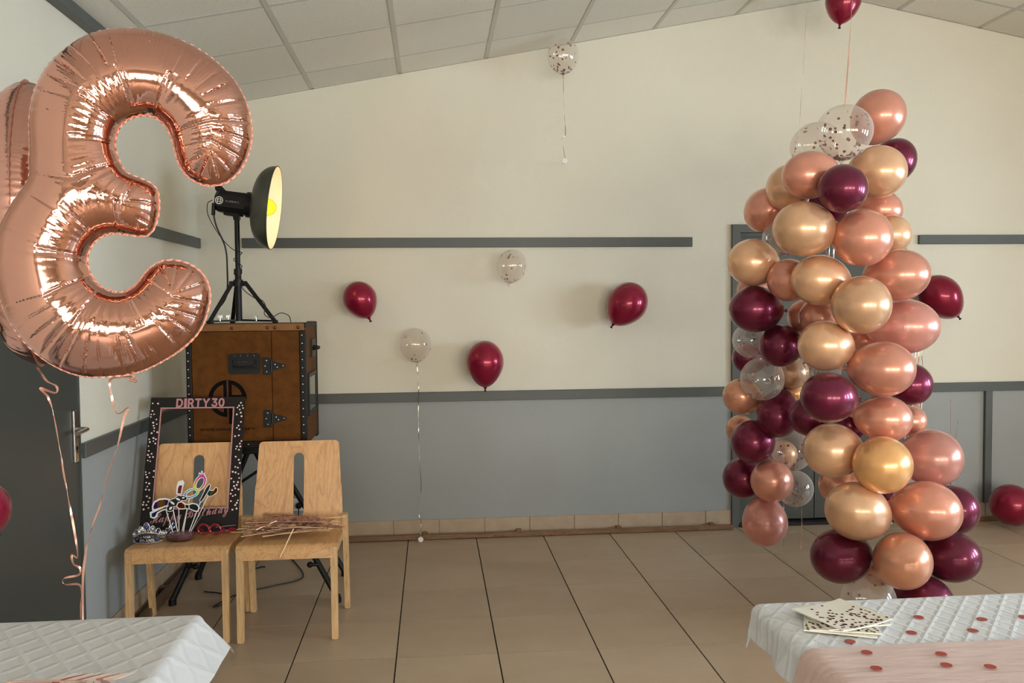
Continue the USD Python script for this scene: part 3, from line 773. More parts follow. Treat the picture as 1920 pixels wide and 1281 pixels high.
SCRIPT = [[[(1126,8),(1126,17),(1129,23),(1136,30),(1151,39),(1170,47),(1174,54),(1173,55),(1168,51),(1160,47),(1154,47),(1147,51),(1145,55),(1146,65),(1155,81),(1155,84),(1154,84),(1143,75),(1141,77),(1141,78),(1150,87),(1164,96),(1172,95),(1175,90),(1174,79),(1161,55),(1161,52),(1163,52),(1178,67),(1198,96),(1218,95),(1197,57),(1202,59),(1211,65),(1213,62),(1201,53),(1190,46),(1175,23),(1163,9),(1152,2),(1145,0),(1133,1),(1129,3)],[(1134,14),(1136,5),(1142,4),(1148,8),(1161,28),(1166,39),(1163,39),(1153,34),(1139,23)]],[[(1051,57),(1051,66),(1054,73),(1059,80),(1071,90),(1086,96),(1095,96),(1102,91),(1106,96),(1123,96),(1105,59),(1105,55),(1110,57),(1121,65),(1123,63),(1123,62),(1111,52),(1100,47),(1094,47),(1088,51),(1085,55),(1074,48),(1062,47),(1057,49)],[(1067,52),(1069,51),(1072,51),(1076,53),(1086,63),(1098,83),(1097,91),(1092,92),(1088,90),(1080,82),(1068,62)]],[[(953,57),(953,66),(955,72),(966,85),(979,93),(989,96),(999,96),(1008,92),(1033,137),(1035,139),(1053,140),(1011,64),(1007,54),(1008,53),(1012,54),(1026,65),(1028,62),(1022,56),(1007,47),(996,48),(992,51),(990,57),(978,48),(966,47),(958,50)],[(970,57),(972,51),(976,51),(983,55),(989,61),(1002,82),(1003,89),(1001,92),(997,92),(992,89),(982,78),(972,63)]],[[(862,47),(879,80),(878,80),(872,75),(869,77),(869,78),(888,99),(910,138),(930,140),(901,84),(902,84),(915,94),(921,96),(930,95),(935,89),(935,78),(921,58),(920,53),(926,56),(936,65),(939,63),(939,62),(930,53),(922,48),(912,47),(906,51),(904,55),(904,65),(910,75),(922,88),(923,91),(921,91),(911,85),(903,77),(882,47)]],[[(796,55),(797,64),(804,77),(803,78),(798,75),(796,78),(814,97),(836,134),(839,137),(858,137),(849,120),(849,118),(857,117),(856,113),(844,112),(843,111),(822,75),(813,57),(813,53),(816,53),(820,55),(832,65),(835,63),(835,62),(822,51),(812,47),(801,48)]],[[(730,77),(730,78),(740,87),(743,98),(745,100),(748,100),(750,94),(765,91),(772,86),(770,77),(758,59),(756,54),(759,53),(763,55),(774,65),(777,63),(777,62),(764,50),(757,47),(748,47),(738,53),(737,62),(742,73),(753,86),(746,86),(733,75)]],[[(702,116),(706,120),(715,121),(719,118),(720,113),(717,108),(713,106),(706,106),(702,110)]],[[(674,55),(675,62),(683,77),(682,78),(677,75),(675,78),(686,90),(692,96),(714,96),(697,65),(692,53),(694,53),(699,56),(709,65),(712,63),(712,62),(700,51),(691,47),(679,48)]],[[(537,62),(537,71),(542,78),(548,81),(557,81),(563,77),(564,71),(558,65),(550,63),(548,61),(550,57),(559,52),(571,53),(578,57),(588,69),(605,100),(616,116),(631,131),(647,141),(637,143),(613,142),(596,137),(583,131),(573,124),(565,115),(562,105),(563,101),(566,98),(575,97),(591,106),(601,117),(606,130),(608,130),(609,128),(608,114),(602,103),(590,93),(580,90),(569,90),(561,94),(558,98),(557,111),(563,121),(579,134),(604,144),(620,147),(638,147),(656,143),(661,144),(668,144),(668,143),(665,141),(664,139),(674,130),(676,125),(676,119),(674,114),(666,106),(649,98),(660,88),(663,77),(661,69),(656,61),(645,52),(632,47),(622,47),(614,52),(613,60),(622,72),(627,75),(631,75),(631,74),(621,64),(619,60),(620,53),(624,52),(633,59),(639,68),(643,78),(644,90),(641,95),(632,95),(630,98),(631,100),(645,101),(651,106),(655,112),(658,121),(658,129),(656,135),(653,138),(648,135),(640,126),(625,92),(615,74),(601,59),(595,55),(579,49),(557,48),(545,52)]],[[(389,8),(389,17),(392,23),(399,30),(414,39),(433,47),(437,54),(436,55),(431,51),(423,47),(417,47),(410,51),(408,55),(409,65),(418,81),(418,84),(417,84),(406,75),(404,77),(404,78),(413,87),(427,96),(435,95),(438,90),(437,79),(424,55),(424,52),(426,52),(441,67),(461,96),(481,95),(460,57),(465,59),(474,65),(476,62),(464,53),(453,46),(438,23),(426,9),(415,2),(408,0),(396,1),(392,3)],[(397,14),(399,5),(405,4),(411,8),(424,28),(429,39),(426,39),(416,34),(402,23)]],[[(285,3),(289,12),(323,75),(322,76),(319,75),(317,78),(330,92),(354,132),(372,133),(351,91),(352,91),(363,96),(369,96),(372,95),(377,88),(376,77),(362,55),(362,52),(371,56),(381,64),(382,64),(384,62),(373,52),(363,47),(356,47),(349,52),(347,56),(348,65),(358,79),(363,85),(365,91),(362,91),(358,89),(346,78),(340,70),(304,6),(299,4)]],[[(198,3),(236,75),(235,76),(232,75),(230,78),(243,92),(266,131),(285,133),(264,91),(265,91),(276,96),(282,96),(285,95),(290,88),(289,77),(275,55),(275,52),(284,56),(294,64),(295,64),(297,62),(286,52),(276,47),(269,47),(262,52),(260,56),(261,65),(271,79),(276,85),(278,91),(275,91),(271,89),(259,78),(253,70),(217,6),(202,3)]],[[(0,60),(0,68),(5,76),(10,78),(19,78),(24,75),(26,69),(24,65),(12,60),(10,58),(12,55),(19,51),(28,51),(38,56),(46,66),(52,78),(49,78),(39,73),(36,73),(35,75),(47,82),(56,86),(73,111),(71,111),(60,106),(53,106),(49,109),(49,116),(56,125),(57,129),(51,126),(43,120),(29,106),(25,107),(27,111),(45,127),(56,132),(62,132),(68,128),(69,123),(67,116),(69,116),(93,135),(102,140),(105,139),(95,125),(89,113),(84,98),(84,94),(94,97),(114,124),(131,140),(142,146),(153,147),(158,145),(162,140),(162,133),(159,127),(144,113),(115,97),(102,69),(99,60),(100,54),(110,55),(122,61),(156,89),(161,91),(168,94),(175,96),(184,96),(191,91),(195,96),(212,96),(194,59),(194,55),(199,57),(210,65),(212,63),(212,62),(200,52),(189,47),(183,47),(179,49),(175,56),(163,48),(148,48),(141,54),(140,69),(128,59),(117,52),(104,48),(91,49),(86,53),(82,60),(83,71),(89,88),(89,90),(81,87),(73,73),(65,63),(48,51),(34,47),(20,47),(5,52)],[(156,52),(158,51),(161,51),(165,53),(175,63),(187,83),(186,91),(181,92),(177,90),(169,82),(157,62)],[(120,108),(123,108),(130,112),(145,125),(151,136),(151,141),(149,143),(144,142),(136,135),(125,118)]]]   # outline of the pink script lettering
HEADLINE = [[[(0,127),(3,131),(37,130),(45,126),(51,121),(58,109),(62,99),(65,83),(66,56),(64,44),(60,25),(50,9),(43,4),(33,0),(2,0),(0,4)],[(18,28),(32,27),(36,29),(41,33),(46,43),(48,60),(48,78),(45,92),(37,102),(32,104),(18,104)]],[[(76,0),(102,0),(102,134),(76,134)]],[[(111,127),(113,131),(114,132),(148,131),(158,124),(164,115),(168,102),(168,80),(166,67),(163,61),(157,52),(171,12),(171,6),(170,2),(167,0),(157,0),(153,2),(139,46),(129,46),(129,5),(127,2),(124,0),(115,0),(111,3)],[(129,74),(143,73),(149,77),(151,85),(151,93),(150,99),(147,103),(143,105),(129,105)]],[[(180,108),(180,126),(182,130),(184,131),(240,131),(243,128),(244,109),(241,104),(221,103),(221,5),(219,0),(206,0),(203,4),(203,104),(183,104)]],[[(253,122),(253,128),(256,131),(271,130),(287,86),(289,84),(306,130),(321,131),(323,128),(324,122),(323,118),(297,54),(297,5),(295,0),(282,0),(279,4),(279,54)]],[[(342,26),(341,40),(343,44),(356,45),(359,41),(360,34),(363,29),(366,27),(374,27),(379,30),(381,33),(382,39),(381,48),(377,55),(372,58),(360,58),(358,62),(358,80),(369,100),(370,105),(347,105),(345,109),(345,129),(348,133),(395,132),(397,128),(397,112),(381,82),(381,80),(389,75),(394,68),(399,53),(399,48),(399,30),(396,21),(392,13),(389,8),(378,1),(375,0),(361,1),(350,9),(345,17)]],[[(408,55),(408,79),(410,96),(414,113),(421,125),(431,133),(442,134),(452,128),(459,118),(463,106),(466,93),(467,81),(467,53),(463,28),(460,17),(454,8),(450,4),(442,0),(434,0),(428,2),(423,6),(416,16),(413,26),(410,42)],[(426,74),(426,51),(428,39),(430,33),(433,28),(441,27),(445,33),(447,38),(449,50),(450,77),(447,98),(442,106),(435,107),(430,101),(426,83)]]]   # outline of the bold headline
# ------------------------------------------------------------------ tables
def drape(x0, x1, y0, y1, ztop, drop, rad=.03, flare=.12, step=.03, seed=0, wave=.012, sides="lrfb", thick=.0015):
    """paper cloth over a rectangular top: follows the top, rolls over the edge and hangs with a slight flare; corners stand out in points"""
    ext = drop + rad
    L = ext if "l" in sides else 0; Rr = ext if "r" in sides else 0; Fn = ext if "f" in sides else 0; Bk = ext if "b" in sides else 0
    xs = np.unique(np.concatenate([np.linspace(x0 - L, x0 + rad, 14) if L else [x0], np.arange(x0 + rad, x1 - rad, step), np.linspace(x1 - rad, x1 + Rr, 14) if Rr else [x1]]).round(5))
    ys = np.unique(np.concatenate([np.linspace(y0 - Fn, y0 + rad, 14) if Fn else [y0], np.arange(y0 + rad, y1 - rad, step), np.linspace(y1 - rad, y1 + Bk, 14) if Bk else [y1]]).round(5))
    X, Y = np.meshgrid(xs, ys, indexing="ij")
    ix0, ix1 = (x0 + rad if L else x0), (x1 - rad if Rr else x1)
    iy0, iy1 = (y0 + rad if Fn else y0), (y1 - rad if Bk else y1)
    nx, ny = np.clip(X, ix0, ix1), np.clip(Y, iy0, iy1)
    ex, ey = X - nx, Y - ny
    e = np.hypot(ex, ey)
    dx, dy = np.divide(ex, e, out=np.zeros_like(e), where=e > 0), np.divide(ey, e, out=np.zeros_like(e), where=e > 0)
    arc = rad * PI / 2 * .9
    th = np.minimum(e / rad, PI / 2 * .9)
    out = rad * np.sin(th); dn = rad * (1 - np.cos(th))
    rem = np.maximum(0, e - arc)
    out += rem * flare; dn += rem * math.sqrt(1 - flare ** 2)
    w = meshkit.fbm(np.stack([X * 5 + seed, Y * 5, X * 0], -1), 3, seed) - .5
    out += rem / max(drop, .01) * w * wave * 2
    Z = ztop - dn + (meshkit.fbm(np.stack([X * 9, Y * 9 + seed, X * 0 + 3], -1), 3, seed + 5) - .5) * .0035 * np.clip(1 - e / rad, 0.2, 1)
    v = np.stack([nx + dx * out, ny + dy * out, Z], -1)
    n, m = X.shape
    idx = np.arange(n * m).reshape(n, m)
    q = np.stack([idx[:-1, :-1], idx[1:, :-1], idx[1:, 1:], idx[:-1, 1:]], -1).reshape(-1, 4)
    f = np.vstack([q[:, [0, 1, 2]], q[:, [0, 2, 3]]])
    return v.reshape(-1, 3), f


def solid(vf, t):
    v, f = vf
    m = trimesh.Trimesh(v, f, process=False)
    n = m.vertex_normals
    v2 = v - n * t
    e = m.edges_sorted if False else m.edges
    from collections import Counter
    key = [tuple(sorted(x)) for x in e.tolist()]
    c = Counter(key)
    b = np.array([x for x, k in zip(e.tolist(), key) if c[k] == 1])
    N = len(v)
    side = np.vstack([np.stack([b[:, 1], b[:, 0], b[:, 0] + N], 1), np.stack([b[:, 1], b[:, 0] + N, b[:, 1] + N], 1)])
    return trimesh.Trimesh(np.vstack([v, v2]), np.vstack([f, f[:, ::-1] + N, side]), process=False)


def table(label, x0, x1, y0, y1):
    t = thing("folding_table", label, "table", ((x0 + x1) / 2, (y0 + y1) / 2, 0))
    hx, hy = (x1 - x0) / 2 - .012, (y1 - y0) / 2 - .012
    obj("tabletop", cbx(-hx, hx, -hy, hy, .705, .737, .004), "table_white", t)
    for sx in (-1, 1):
        for sy in (-1, 1):
            obj("leg", tube([(sx * (hx - .07), sy * (hy - .07), 0), (sx * (hx - .09), sy * (hy - .09), .705)], .014, 12), "black_metal", t)
    return t


LT = (0.16, 0.895, -5.05, -3.462)
RT = (2.352, 4.35, -4.45, -3.548)
table("folding table under the white embossed cloth at lower left", *LT)
table("folding table under the pale cloth and pink runner at lower right", *RT)
c = obj("tablecloth", solid(drape(*LT, .742, .088, .020, .62, .03, 3, .012), .0012), "cloth_left", smooth=True)
tag(c, "white embossed paper tablecloth with a flaring corner on the left table", "tablecloth")
c = obj("tablecloth", solid(drape(*RT, .742, .050, .028, .20, .03, 9, .03), .0012), "cloth_right", smooth=True)
tag(c, "pale grey embossed paper tablecloth on the right table beneath the napkins", "tablecloth")
# tulle runner over the near half of the right table
c = obj("table_runner", solid(drape(RT[0] - .004, RT[1] + .004, RT[2] - .004, -3.885, .7455, .145, .034, .30, .03, 14, .03, sides="lrf"), .0008), "tulle", smooth=True)
tag(c, "pink tulle runner lying over the near side of the right table", "table runner")

# napkins: four folded paper napkins with dark dots, in a loose stack
NAP = [(2.517, -3.738, -23.5, .7462, "lowest dotted paper napkin of the stack on the right table"),
       (2.521, -3.733, -16, .7500, "second dotted paper napkin from the bottom of the stack"),
       (2.533, -3.716, 6, .7540, "second dotted paper napkin from the top, corners sticking out behind"),
       (2.529, -3.727, 21.3, .7585, "topmost dotted paper napkin of the stack on the right table")]
for k, (x, y, rz, z, lab) in enumerate(NAP):
    t = thing("napkin", lab, "napkin", (x, y, z), rz, "dotted napkins on the right table")
    hw = .084
    g = np.linspace(-hw, hw, 13)
    X, Y = np.meshgrid(g, g, indexing="ij")
    Z = .004 * (np.abs(X) / hw) ** 3 * (k == 3) * (Y > -.2) + .0012 * (meshkit.fbm(np.stack([X * 30, Y * 30, X * 0 + k], -1), 2, k) - .5)
    idx = np.arange(169).reshape(13, 13)
    q = np.stack([idx[:-1, :-1], idx[1:, :-1], idx[1:, 1:], idx[:-1, 1:]], -1).reshape(-1, 4)
    ff = np.vstack([q[:, [0, 1, 2]], q[:, [0, 2, 3]]])
    V = np.stack([X, Y, Z + .0032], -1).reshape(-1, 3)
    obj("paper", solid((V, ff), .0030), "napkin_paper", t, 40)
    r2 = np.random.default_rng(40 + k)
    ds = []
    zi = lambda px, py: Z[np.abs(g - px).argmin(), np.abs(g - py).argmin()]
    while len(ds) < 85:
        px, py = r2.uniform(-hw + .006, hw - .006, 2)
        if r2.random() < np.clip(.95 - (py + hw) / (2 * hw) * 1.15, .04, 1):
            ds.append(T(trimesh.creation.cylinder(.0036, .0006, sections=10), (px, py, zi(px, py) + .0036)))
    obj("dots", join(*ds), "napkin_dot", t, False, kind="stuff")
# big confetti discs strewn on the right table
CONF = [(2.739, -3.719, "behind the others, right of the napkins"), (2.889, -3.751, "far right of the white cloth, in the back row"), (3.003, -3.748, "cut by the picture's right edge"),
        (2.664, -3.816, "just right of the napkin stack"), (2.82, -3.82, "right end of the white cloth, in its second row"), (2.49, -3.852, "closest in front of the napkin stack"),
        (2.491, -3.93, "leftmost on the pink tulle, in its back row"), (2.654, -3.957, "in the middle of the pink tulle, in its back row"), (2.469, -4.015, "leftmost on the pink tulle, in its front row"),
        (2.63, -4.016, "in the middle of the pink tulle, in its front row"), (2.72, -4.035, "rightmost on the pink tulle")]
for k, (x, y, where) in enumerate(CONF):
    m = T(trimesh.creation.cylinder(.0125, .0007, sections=24), (0, 0, .0004))
    p = obj("confetti_disc", m, "confetti_red", None, False)
    UsdGeom.Xformable(p).AddTranslateOp().Set(Gf.Vec3d(x, y, .7442 if y > -3.884 else .7490))
    tag(p, "brick-red paper confetti disc " + where, "confetti", "confetti discs on the right table")
# paper palm leaf on the left table, at the lower edge of the picture
lf = thing("paper_leaf", "rose gold paper palm leaf lying on the near end of the left table", "paper leaf", (.715, -3.905, .7455), 0)
obj("stem", tube(spline([(-.20, -.035, .004), (-.12, .012, .010), (0, .008, .009), (.10, -.005, .008)], 6), .0022), "leaf_foil", lf)
obj("base_sheet", slab(Polygon([(-.20, -.05), (-.185, -.012), (-.15, .022), (-.10, .022), (-.055, .008), (-.06, -.03), (-.10, -.05)]), .0012), "leaf_pale", lf, False)
for k in range(11):
    s = -.06 + k * .0155
    for sg in (1, -1):
        L = .075 - .003 * k
        m = slab(Polygon([(0, -.006), (L * .5, -.005), (L, 0), (L * .5, .005), (0, .006)]), .0008)
        obj("leaflet", T(m, (s, .009 - .07 * (s + .06) * 1.0, .004 + .0008 * k), 8 * sg, -6, 24 if sg > 0 else -58), "leaf_pale" if (k + (sg > 0)) % 3 else "leaf_foil", lf, False)

# ------------------------------------------------------------------ chairs
def make_chair(loc, rz, label):
    t = thing("dining_chair", label, "chair", loc, rz, "beech plywood chairs side by side")
    # seat: flat shell whose front edge rolls down
    prof = [(.185, .438), (.10, .434), (0, .437), (-.10, .445), (-.165, .4475)]
    for a in np.linspace(0, 84, 8):
        r_ = .036
        prof.append((-.175 - r_ * math.sin(math.radians(a)), .4475 - r_ * (1 - math.cos(math.radians(a)))))
    prof.append((-.2145, .385))
    pr = np.array(prof)
    tn = np.gradient(pr, axis=0); tn /= np.linalg.norm(tn, axis=1, keepdims=True)
    nn = np.stack([tn[:, 1], -tn[:, 0]], 1); nn[nn[:, 1] < 0] *= 1
    inner = pr - nn * np.where((nn @ np.array([0, 1]))[:, None] + .3 > 0, 1, -1) * .013
    wid = np.interp(pr[:, 0], [-.215, -.17, .185], [.232, .234, .212])
    wid[-1] -= .012; wid[-2] -= .004
    v, f = [], []
    n = len(pr)
    for s in (-1, 1):
        v += [(s * w, p[0], p[1]) for w, p in zip(wid, pr)] + [(s * w, p[0], p[1]) for w, p in zip(wid, inner)]
    A, B, C, D = 0, n, 2 * n, 3 * n
    for i in range(n - 1):
        f += [(A + i, A + i + 1, C + i + 1), (A + i, C + i + 1, C + i), (B + i, D + i + 1, B + i + 1), (B + i, D + i, D + i + 1),
              (A + i, B + i + 1, A + i + 1), (A + i, B + i, B + i + 1), (C + i, C + i + 1, D + i + 1), (C + i, D + i + 1, D + i)]
    for i in (0, n - 1):
        q = [(A + i, C + i, D + i), (A + i, D + i, B + i)]
        f += q if i == 0 else [x[::-1] for x in q]
    seat = trimesh.Trimesh(np.array(v), np.array(f), process=False); trimesh.repair.fix_normals(seat)
    obj("seat", seat, "beech_seat", t, 35)
    # back: tapered panel with rounded top corners and a long slot, leaning back
    H = .445
    pan = Polygon([(-.224, 0), (.224, 0), (.200, H), (-.200, H)])
    top = pan.buffer(-.022).buffer(.022, quad_segs=6).union(Polygon([(-.224, 0), (.224, 0), (.215, H * .5), (-.215, H * .5)]))
    slot = LineString([(0, .088), (0, H - .088)]).buffer(.0265, quad_segs=8)
    pm = plate(top.difference(slot), .013)
    obj("backrest", T(pm, (0, .168, .428), rx=-13.5), "beech", t, 30)
    for s in (-1, 1):
        obj("leg", hull([(s * .214 + a * .016, -.196 + b * .016, .436) for a in (-1, 1) for b in (-1, 1)] + [(s * .215 + a * .0145, -.207 + b * .0145, 0.003) for a in (-1, 1) for b in (-1, 1)]), "beech_leg", t, False)
    for s in (-1, 1):
        obj("leg", hull([(s * .236 + a * .0135, .150 + b * .022, .505) for a in (-1, 1) for b in (-1, 1)] + [(s * .236 + a * .0135, .207 + b * .015, 0.003) for a in (-1, 1) for b in (-1, 1)]), "beech_leg", t, False)
    for s in (-1, 1):
        obj("side_rail", hull([(s * .216 + a * .010, y, z) for a in (-1, 1) for (y, z) in ((-.18, .432), (-.18, .395), (.15, .424), (.15, .385))]), "beech_leg", t, False)
    for s in (-1, 1):
        for y in (-.207, .207):
            obj("glide", cyl((s * (.215 if y < 0 else .236), y, 0), (s * (.215 if y < 0 else .236), y, .004), .010, 12), "white_plastic", t)
    return t


CH1, CH2 = (.322, -1.532, 0), (.820, -1.540, 0)
chair = make_chair(CH1, 1.0, "beech plywood chair on the left, holding the black party photo frame")
copy_of(chair, CH2, 0.5, "beech plywood chair on the right, holding the pile of paper wands")

# ------------------------------------------------------------------ photo booth trunk on its stand
X0, X1, Z0, Z1, YFc, YBc = .217, .831, .806, 1.462, -1.10, -.655
tr = thing("trunk", "brown leather trunk with black corners and hinges, standing on black legs", "trunk", (X0, YFc, Z0))
W, Hh, Dp = X1 - X0, Z1 - Z0, YBc - YFc
obj("body", rbox(0, W, 0, Dp, 0, Hh, .012), "leather", tr)
kx, kz = .002753, .002815
px = lambda p: (p - 349) * kx
pz = lambda p: Hh - (p - 609) * kz
xs_ = px(508)
obj("door_panel", rbox(.026, xs_ - .002, -.008, .004, .034, Hh - .037, .004), "leather", tr)
obj("side_panel", rbox(xs_ + .002, W - .030, -.008, .004, .034, Hh - .037, .004), "leather", tr)
obj("top_band", rbox(.004, W - .004, -.011, .03, Hh - .036, Hh + .002, .005), "leather_trim", tr)
for k, p in enumerate((358, 435, 502, 516, 560)):
    obj("band_stud", T(trimesh.creation.icosphere(2, .0085), (px(p), -.011, Hh - .019)), "brass_rivet", tr)
obj("bottom_band", rbox(-.003, W + .003, -.012, .03, -.003, .034, .005), "black_leather", tr)
for a, b in ((-.003, .026), (W - .030, W + .004)):
    e = obj("edge_strip", rbox(a, b, -.012, .026, .0, Hh - .036, .005), "black_leather", tr)
    for k in range(14):
        obj("rivet", T(trimesh.creation.icosphere(1, .0050), ((a + b) / 2 - .002, -.012, .03 + k * .0435)), "chrome", e)
for k in range(7):
    obj("rivet", T(trimesh.creation.icosphere(1, .0045), (.06 + k * .083, -.012, .018)), "chrome", tr)
obj("back_edge_strip", rbox(W - .016, W + .005, Dp - .022, Dp + .004, 0, Hh, .005), "black_leather", tr)
obj("top_edge_strip", rbox(W - .018, W + .005, 0, Dp, Hh - .020, Hh + .004, .005), "black_leather", tr)
obj("corner_cap", rbox(W - .05, W + .006, Dp - .05, Dp + .006, Hh - .05, Hh + .006, .008), "black_plastic", tr)
obj("corner_cap", rbox(W - .045, W + .006, Dp - .05, Dp + .006, -.006, .045, .008), "black_plastic", tr)
# recessed handle in the door
hd = obj("recessed_handle", T(plate(sbox(-.082, -.054, .082, .054).buffer(.0).buffer(-.016).buffer(.016, quad_segs=4).difference(sbox(-.062, -.032, .062, .026)), .008), ((px(428) + px(487)) / 2, -.008, (pz(664) + pz(702)) / 2)), "black_plastic", tr)
hx, hz = (px(428) + px(487)) / 2, (pz(664) + pz(702)) / 2
obj("tray", bx(hx - .064, hx + .064, -.009, -.0075, hz - .034, hz + .028), "black_metal", hd, False)
obj("grip", tube(spline([(hx - .055, -.010, hz + .016), (hx - .055, -.018, hz - .012), (hx, -.020, hz - .018), (hx + .055, -.018, hz - .012), (hx + .055, -.010, hz + .016)], 6), .005, 10), "black_plastic", hd)
obj("screws", join(*[T(trimesh.creation.icosphere(1, .0028), (hx + a, -.0165, hz + .043)) for a in (-.05, -.018, .018, .05)] + [T(trimesh.creation.icosphere(1, .0018), (hx + a, -.0100, hz + .010)) for a in (-.03, -.01, 0, .01, .03)]), "chrome", hd)
for zc in (pz(688), pz(787.5)):
    hp = obj("hinge", join(rbox(px(491), px(507) - .001, -.0125, -.007, zc - .046, zc + .046, .002), cyl((px(507.5), -.012, zc - .030), (px(507.5), -.012, zc + .030), .006, 12)), "black_metal", tr)
    obj("strap", T(plate(Polygon([(0, -.027), (.048, -.013), (.072, -.006), (.072, .006), (.048, .013), (0, .027)]), .005), (px(508.5), -.0078, zc)), "black_metal", hp, False)
    obj("bolts", join(*[T(trimesh.creation.icosphere(1, .0050), (px(a), -.0130, zc + b)) for a, b in ((499, .030), (496, .0), (499, -.030), (515, .008), (519, -.006), (530, 0))]), "chrome", hp)
# emblem and web address printed on the door
cxl, czl, Rl = px(424), pz(748), .098
ring = Point(0, 0).buffer(Rl, quad_segs=24).difference(Point(0, 0).buffer(Rl - .021, quad_segs=24))
lhalf = ring.intersection(sbox(-1, -1, -.004, 1)).union(sbox(-.020, -Rl + .004, -.004, Rl - .004))
rhalf = ring.intersection(sbox(.006, .0, 1, 1)).union(sbox(.006, -Rl - .038, .023, Rl - .004)).union(sbox(.02, .0, Rl - .01, .018))
obj("emblem", T(join(plate(lhalf, .0012), plate(rhalf, .0012)), (cxl, -.0079, czl)), "black_print", tr, False, label="black round monogram printed on the trunk door")


def flat_text(s, height, x, y, z, mat_, parent, sx=1.0, depth=.0012, bold=False, name="lettering", shear=0.0, label=None, rx=90):
    m = meshkit.text_mesh(s, height, depth, bold)
    v = m.vertices; v[:, 0] = v[:, 0] * sx + shear * v[:, 1]
    m = T(m, (x, y, z), rx=rx)
    return obj(name, m, mat_, parent, False, label=label)


flat_text("WWW.ERWANNPEN", .0135, px(371), -.0080, pz(808.5), "black_print", tr, 1.42)
flat_text(".FR", .0135, px(460), -.0080, pz(808.0), "black_print", tr, 1.35)
# right side: clear document window and handle
def on_side(m):
    v = m.vertices.copy(); m = m.copy(); m.vertices = np.stack([W - v[:, 1], v[:, 0], v[:, 2]], 1); return fix(m)


sw = obj("side_window", on_side(T(plate(sbox(.06, .155, .36, .385).difference(sbox(.085, .178, .335, .362)), .008), (0, -.001, 0))), "black_metal", tr, False)
obj("window_pane", on_side(bx(.08, .34, -.006, -.003, .17, .37)), "acrylic", sw, False)
obj("window_card", on_side(bx(.08, .34, -.0028, -.001, .17, .37)), "tag_white", sw, False)
sh = obj("side_handle", on_side(T(plate(sbox(.195, .465, .35, .565).difference(sbox(.235, .50, .31, .53)), .010), (0, 0, 0))), "black_plastic", tr, False)
obj("strap", on_side(tube(spline([(.217, -.01, .515), (.22, -.026, .515), (.272, -.033, .515), (.325, -.026, .515), (.328, -.01, .515)], 6), .010, 10)), "black_leather", sh)
# the stand with four splayed legs
sd = thing("trunk_stand", "black folding stand with four splayed legs carrying the brown trunk behind the chairs", "stand", (.52, -.88, 0))
obj("top_frame", join(cbx(-.235, .235, -.17, -.135, .762, .790), cbx(-.235, .235, .135, .17, .762, .790), cbx(-.235, -.20, -.14, .14, .762, .790), cbx(.20, .235, -.14, .14, .762, .790)), "black_metal", sd)
obj("tray", cbx(-.26, .26, -.19, .19, .788, .803, .003), "black_metal", sd)
for (tx, ty, fx, fy) in ((-.06, -.15, -.385, -.30), (.03, -.15, .472, -.355), (-.06, .15, -.365, .13), (.03, .15, .465, .095)):
    lg = obj("leg", tube([(tx, ty, .765), (fx, fy, .022)], .0155, 14), "black_metal", sd)
    obj("foot", join(cyl((fx, fy, 0), (fx, fy, .026), .020, 16), cyl((fx, fy, .026), (fx, fy, .04), .015, 12)), "black_plastic", lg)
    mx_, my_, mz_ = tx + (fx - tx) * .77, ty + (fy - ty) * .77, .765 - .743 * .77
    ins = -1 if fx > 0 else 1
    obj("knob", join(cyl((mx_, my_ - .01, mz_), (mx_ + ins * .035, my_ - .012, mz_), .010, 12), T(trimesh.creation.icosphere(2, .016), (mx_ + ins * .042, my_ - .012, mz_))), "black_plastic", lg)
obj("brace", tube([(-.06 + -.325 * .3, -.19, .542), (.10, -.02, .70)], .008, 10), "black_metal", sd)
obj("brace", tube([(.03 + .44 * .33, -.215, .52), (.05, .0, .70)], .008, 10), "black_metal", sd)

# ------------------------------------------------------------------ studio light on its small tripod
SX, SY, SZ = .447, -.90, Z1 + .002
ls = thing("light_stand", "small black tripod light stand on top of the brown trunk", "light stand", (SX, SY, SZ))
obj("column", join(cyl((0, 0, .012), (0, 0, .30), .0175, 18), cyl((0, 0, .28), (0, 0, .575), .0135, 18), cyl((0, 0, .272), (0, 0, .298), .022, 18)), "black_metal", ls)
obj("hub", join(cyl((0, 0, .205), (0, 0, .24), .026, 18), cbx(-.048, .048, -.014, .014, .205, .232, .004)), "black_plastic", ls)
for k, (fx, fy) in enumerate(((-.150, -.045), (.205, -.055), (-.062, .12))):
    s = .20
    lg = obj("leg", bar((fx * s, fy * s, .222), (fx, fy, .008), .020, .014), "black_metal", ls, False)
    obj("foot", cbx(fx - .014, fx + .014, fy - .011, fy + .011, 0, .016, .003), "black_plastic", lg)
    obj("brace", bar((fx * .96, fy * .96, .012), (0, 0, .018), .010, .008), "black_metal", ls, False)
obj("wing_nuts", join(*[join(cyl((x, y, .014), (x, y, .034), .0045, 10), T(trimesh.creation.box((.022, .004, .014)), (x, y, .038))) for x, y in ((-.095, -.03), (-.062, .02), (.098, -.03))]), "chrome", ls)
obj("tilt_bracket", join(hull([(a * .026, b * .018, z) for a, z in ((-1, .655), (1, .655), (.75, .60), (-.75, .60), (-.55, .565), (.55, .565)) for b in (-1, 1)]), cyl((-.035, 0, .625), (-.045, 0, .625), .008, 10), cyl((.02, 0, .60), (.036, 0, .595), .013, 12)), "black_plastic", ls)

HT = -5.5      # the head points right and a little down
axis = np.array([math.cos(math.radians(-7)) * math.cos(math.radians(1)), math.sin(math.radians(1)), math.sin(math.radians(-7))])
sl = thing("studio_light", "black studio flash head with a grey beauty dish glowing yellow inside", "studio light", (SX - .110, SY + .012, SZ + .672))


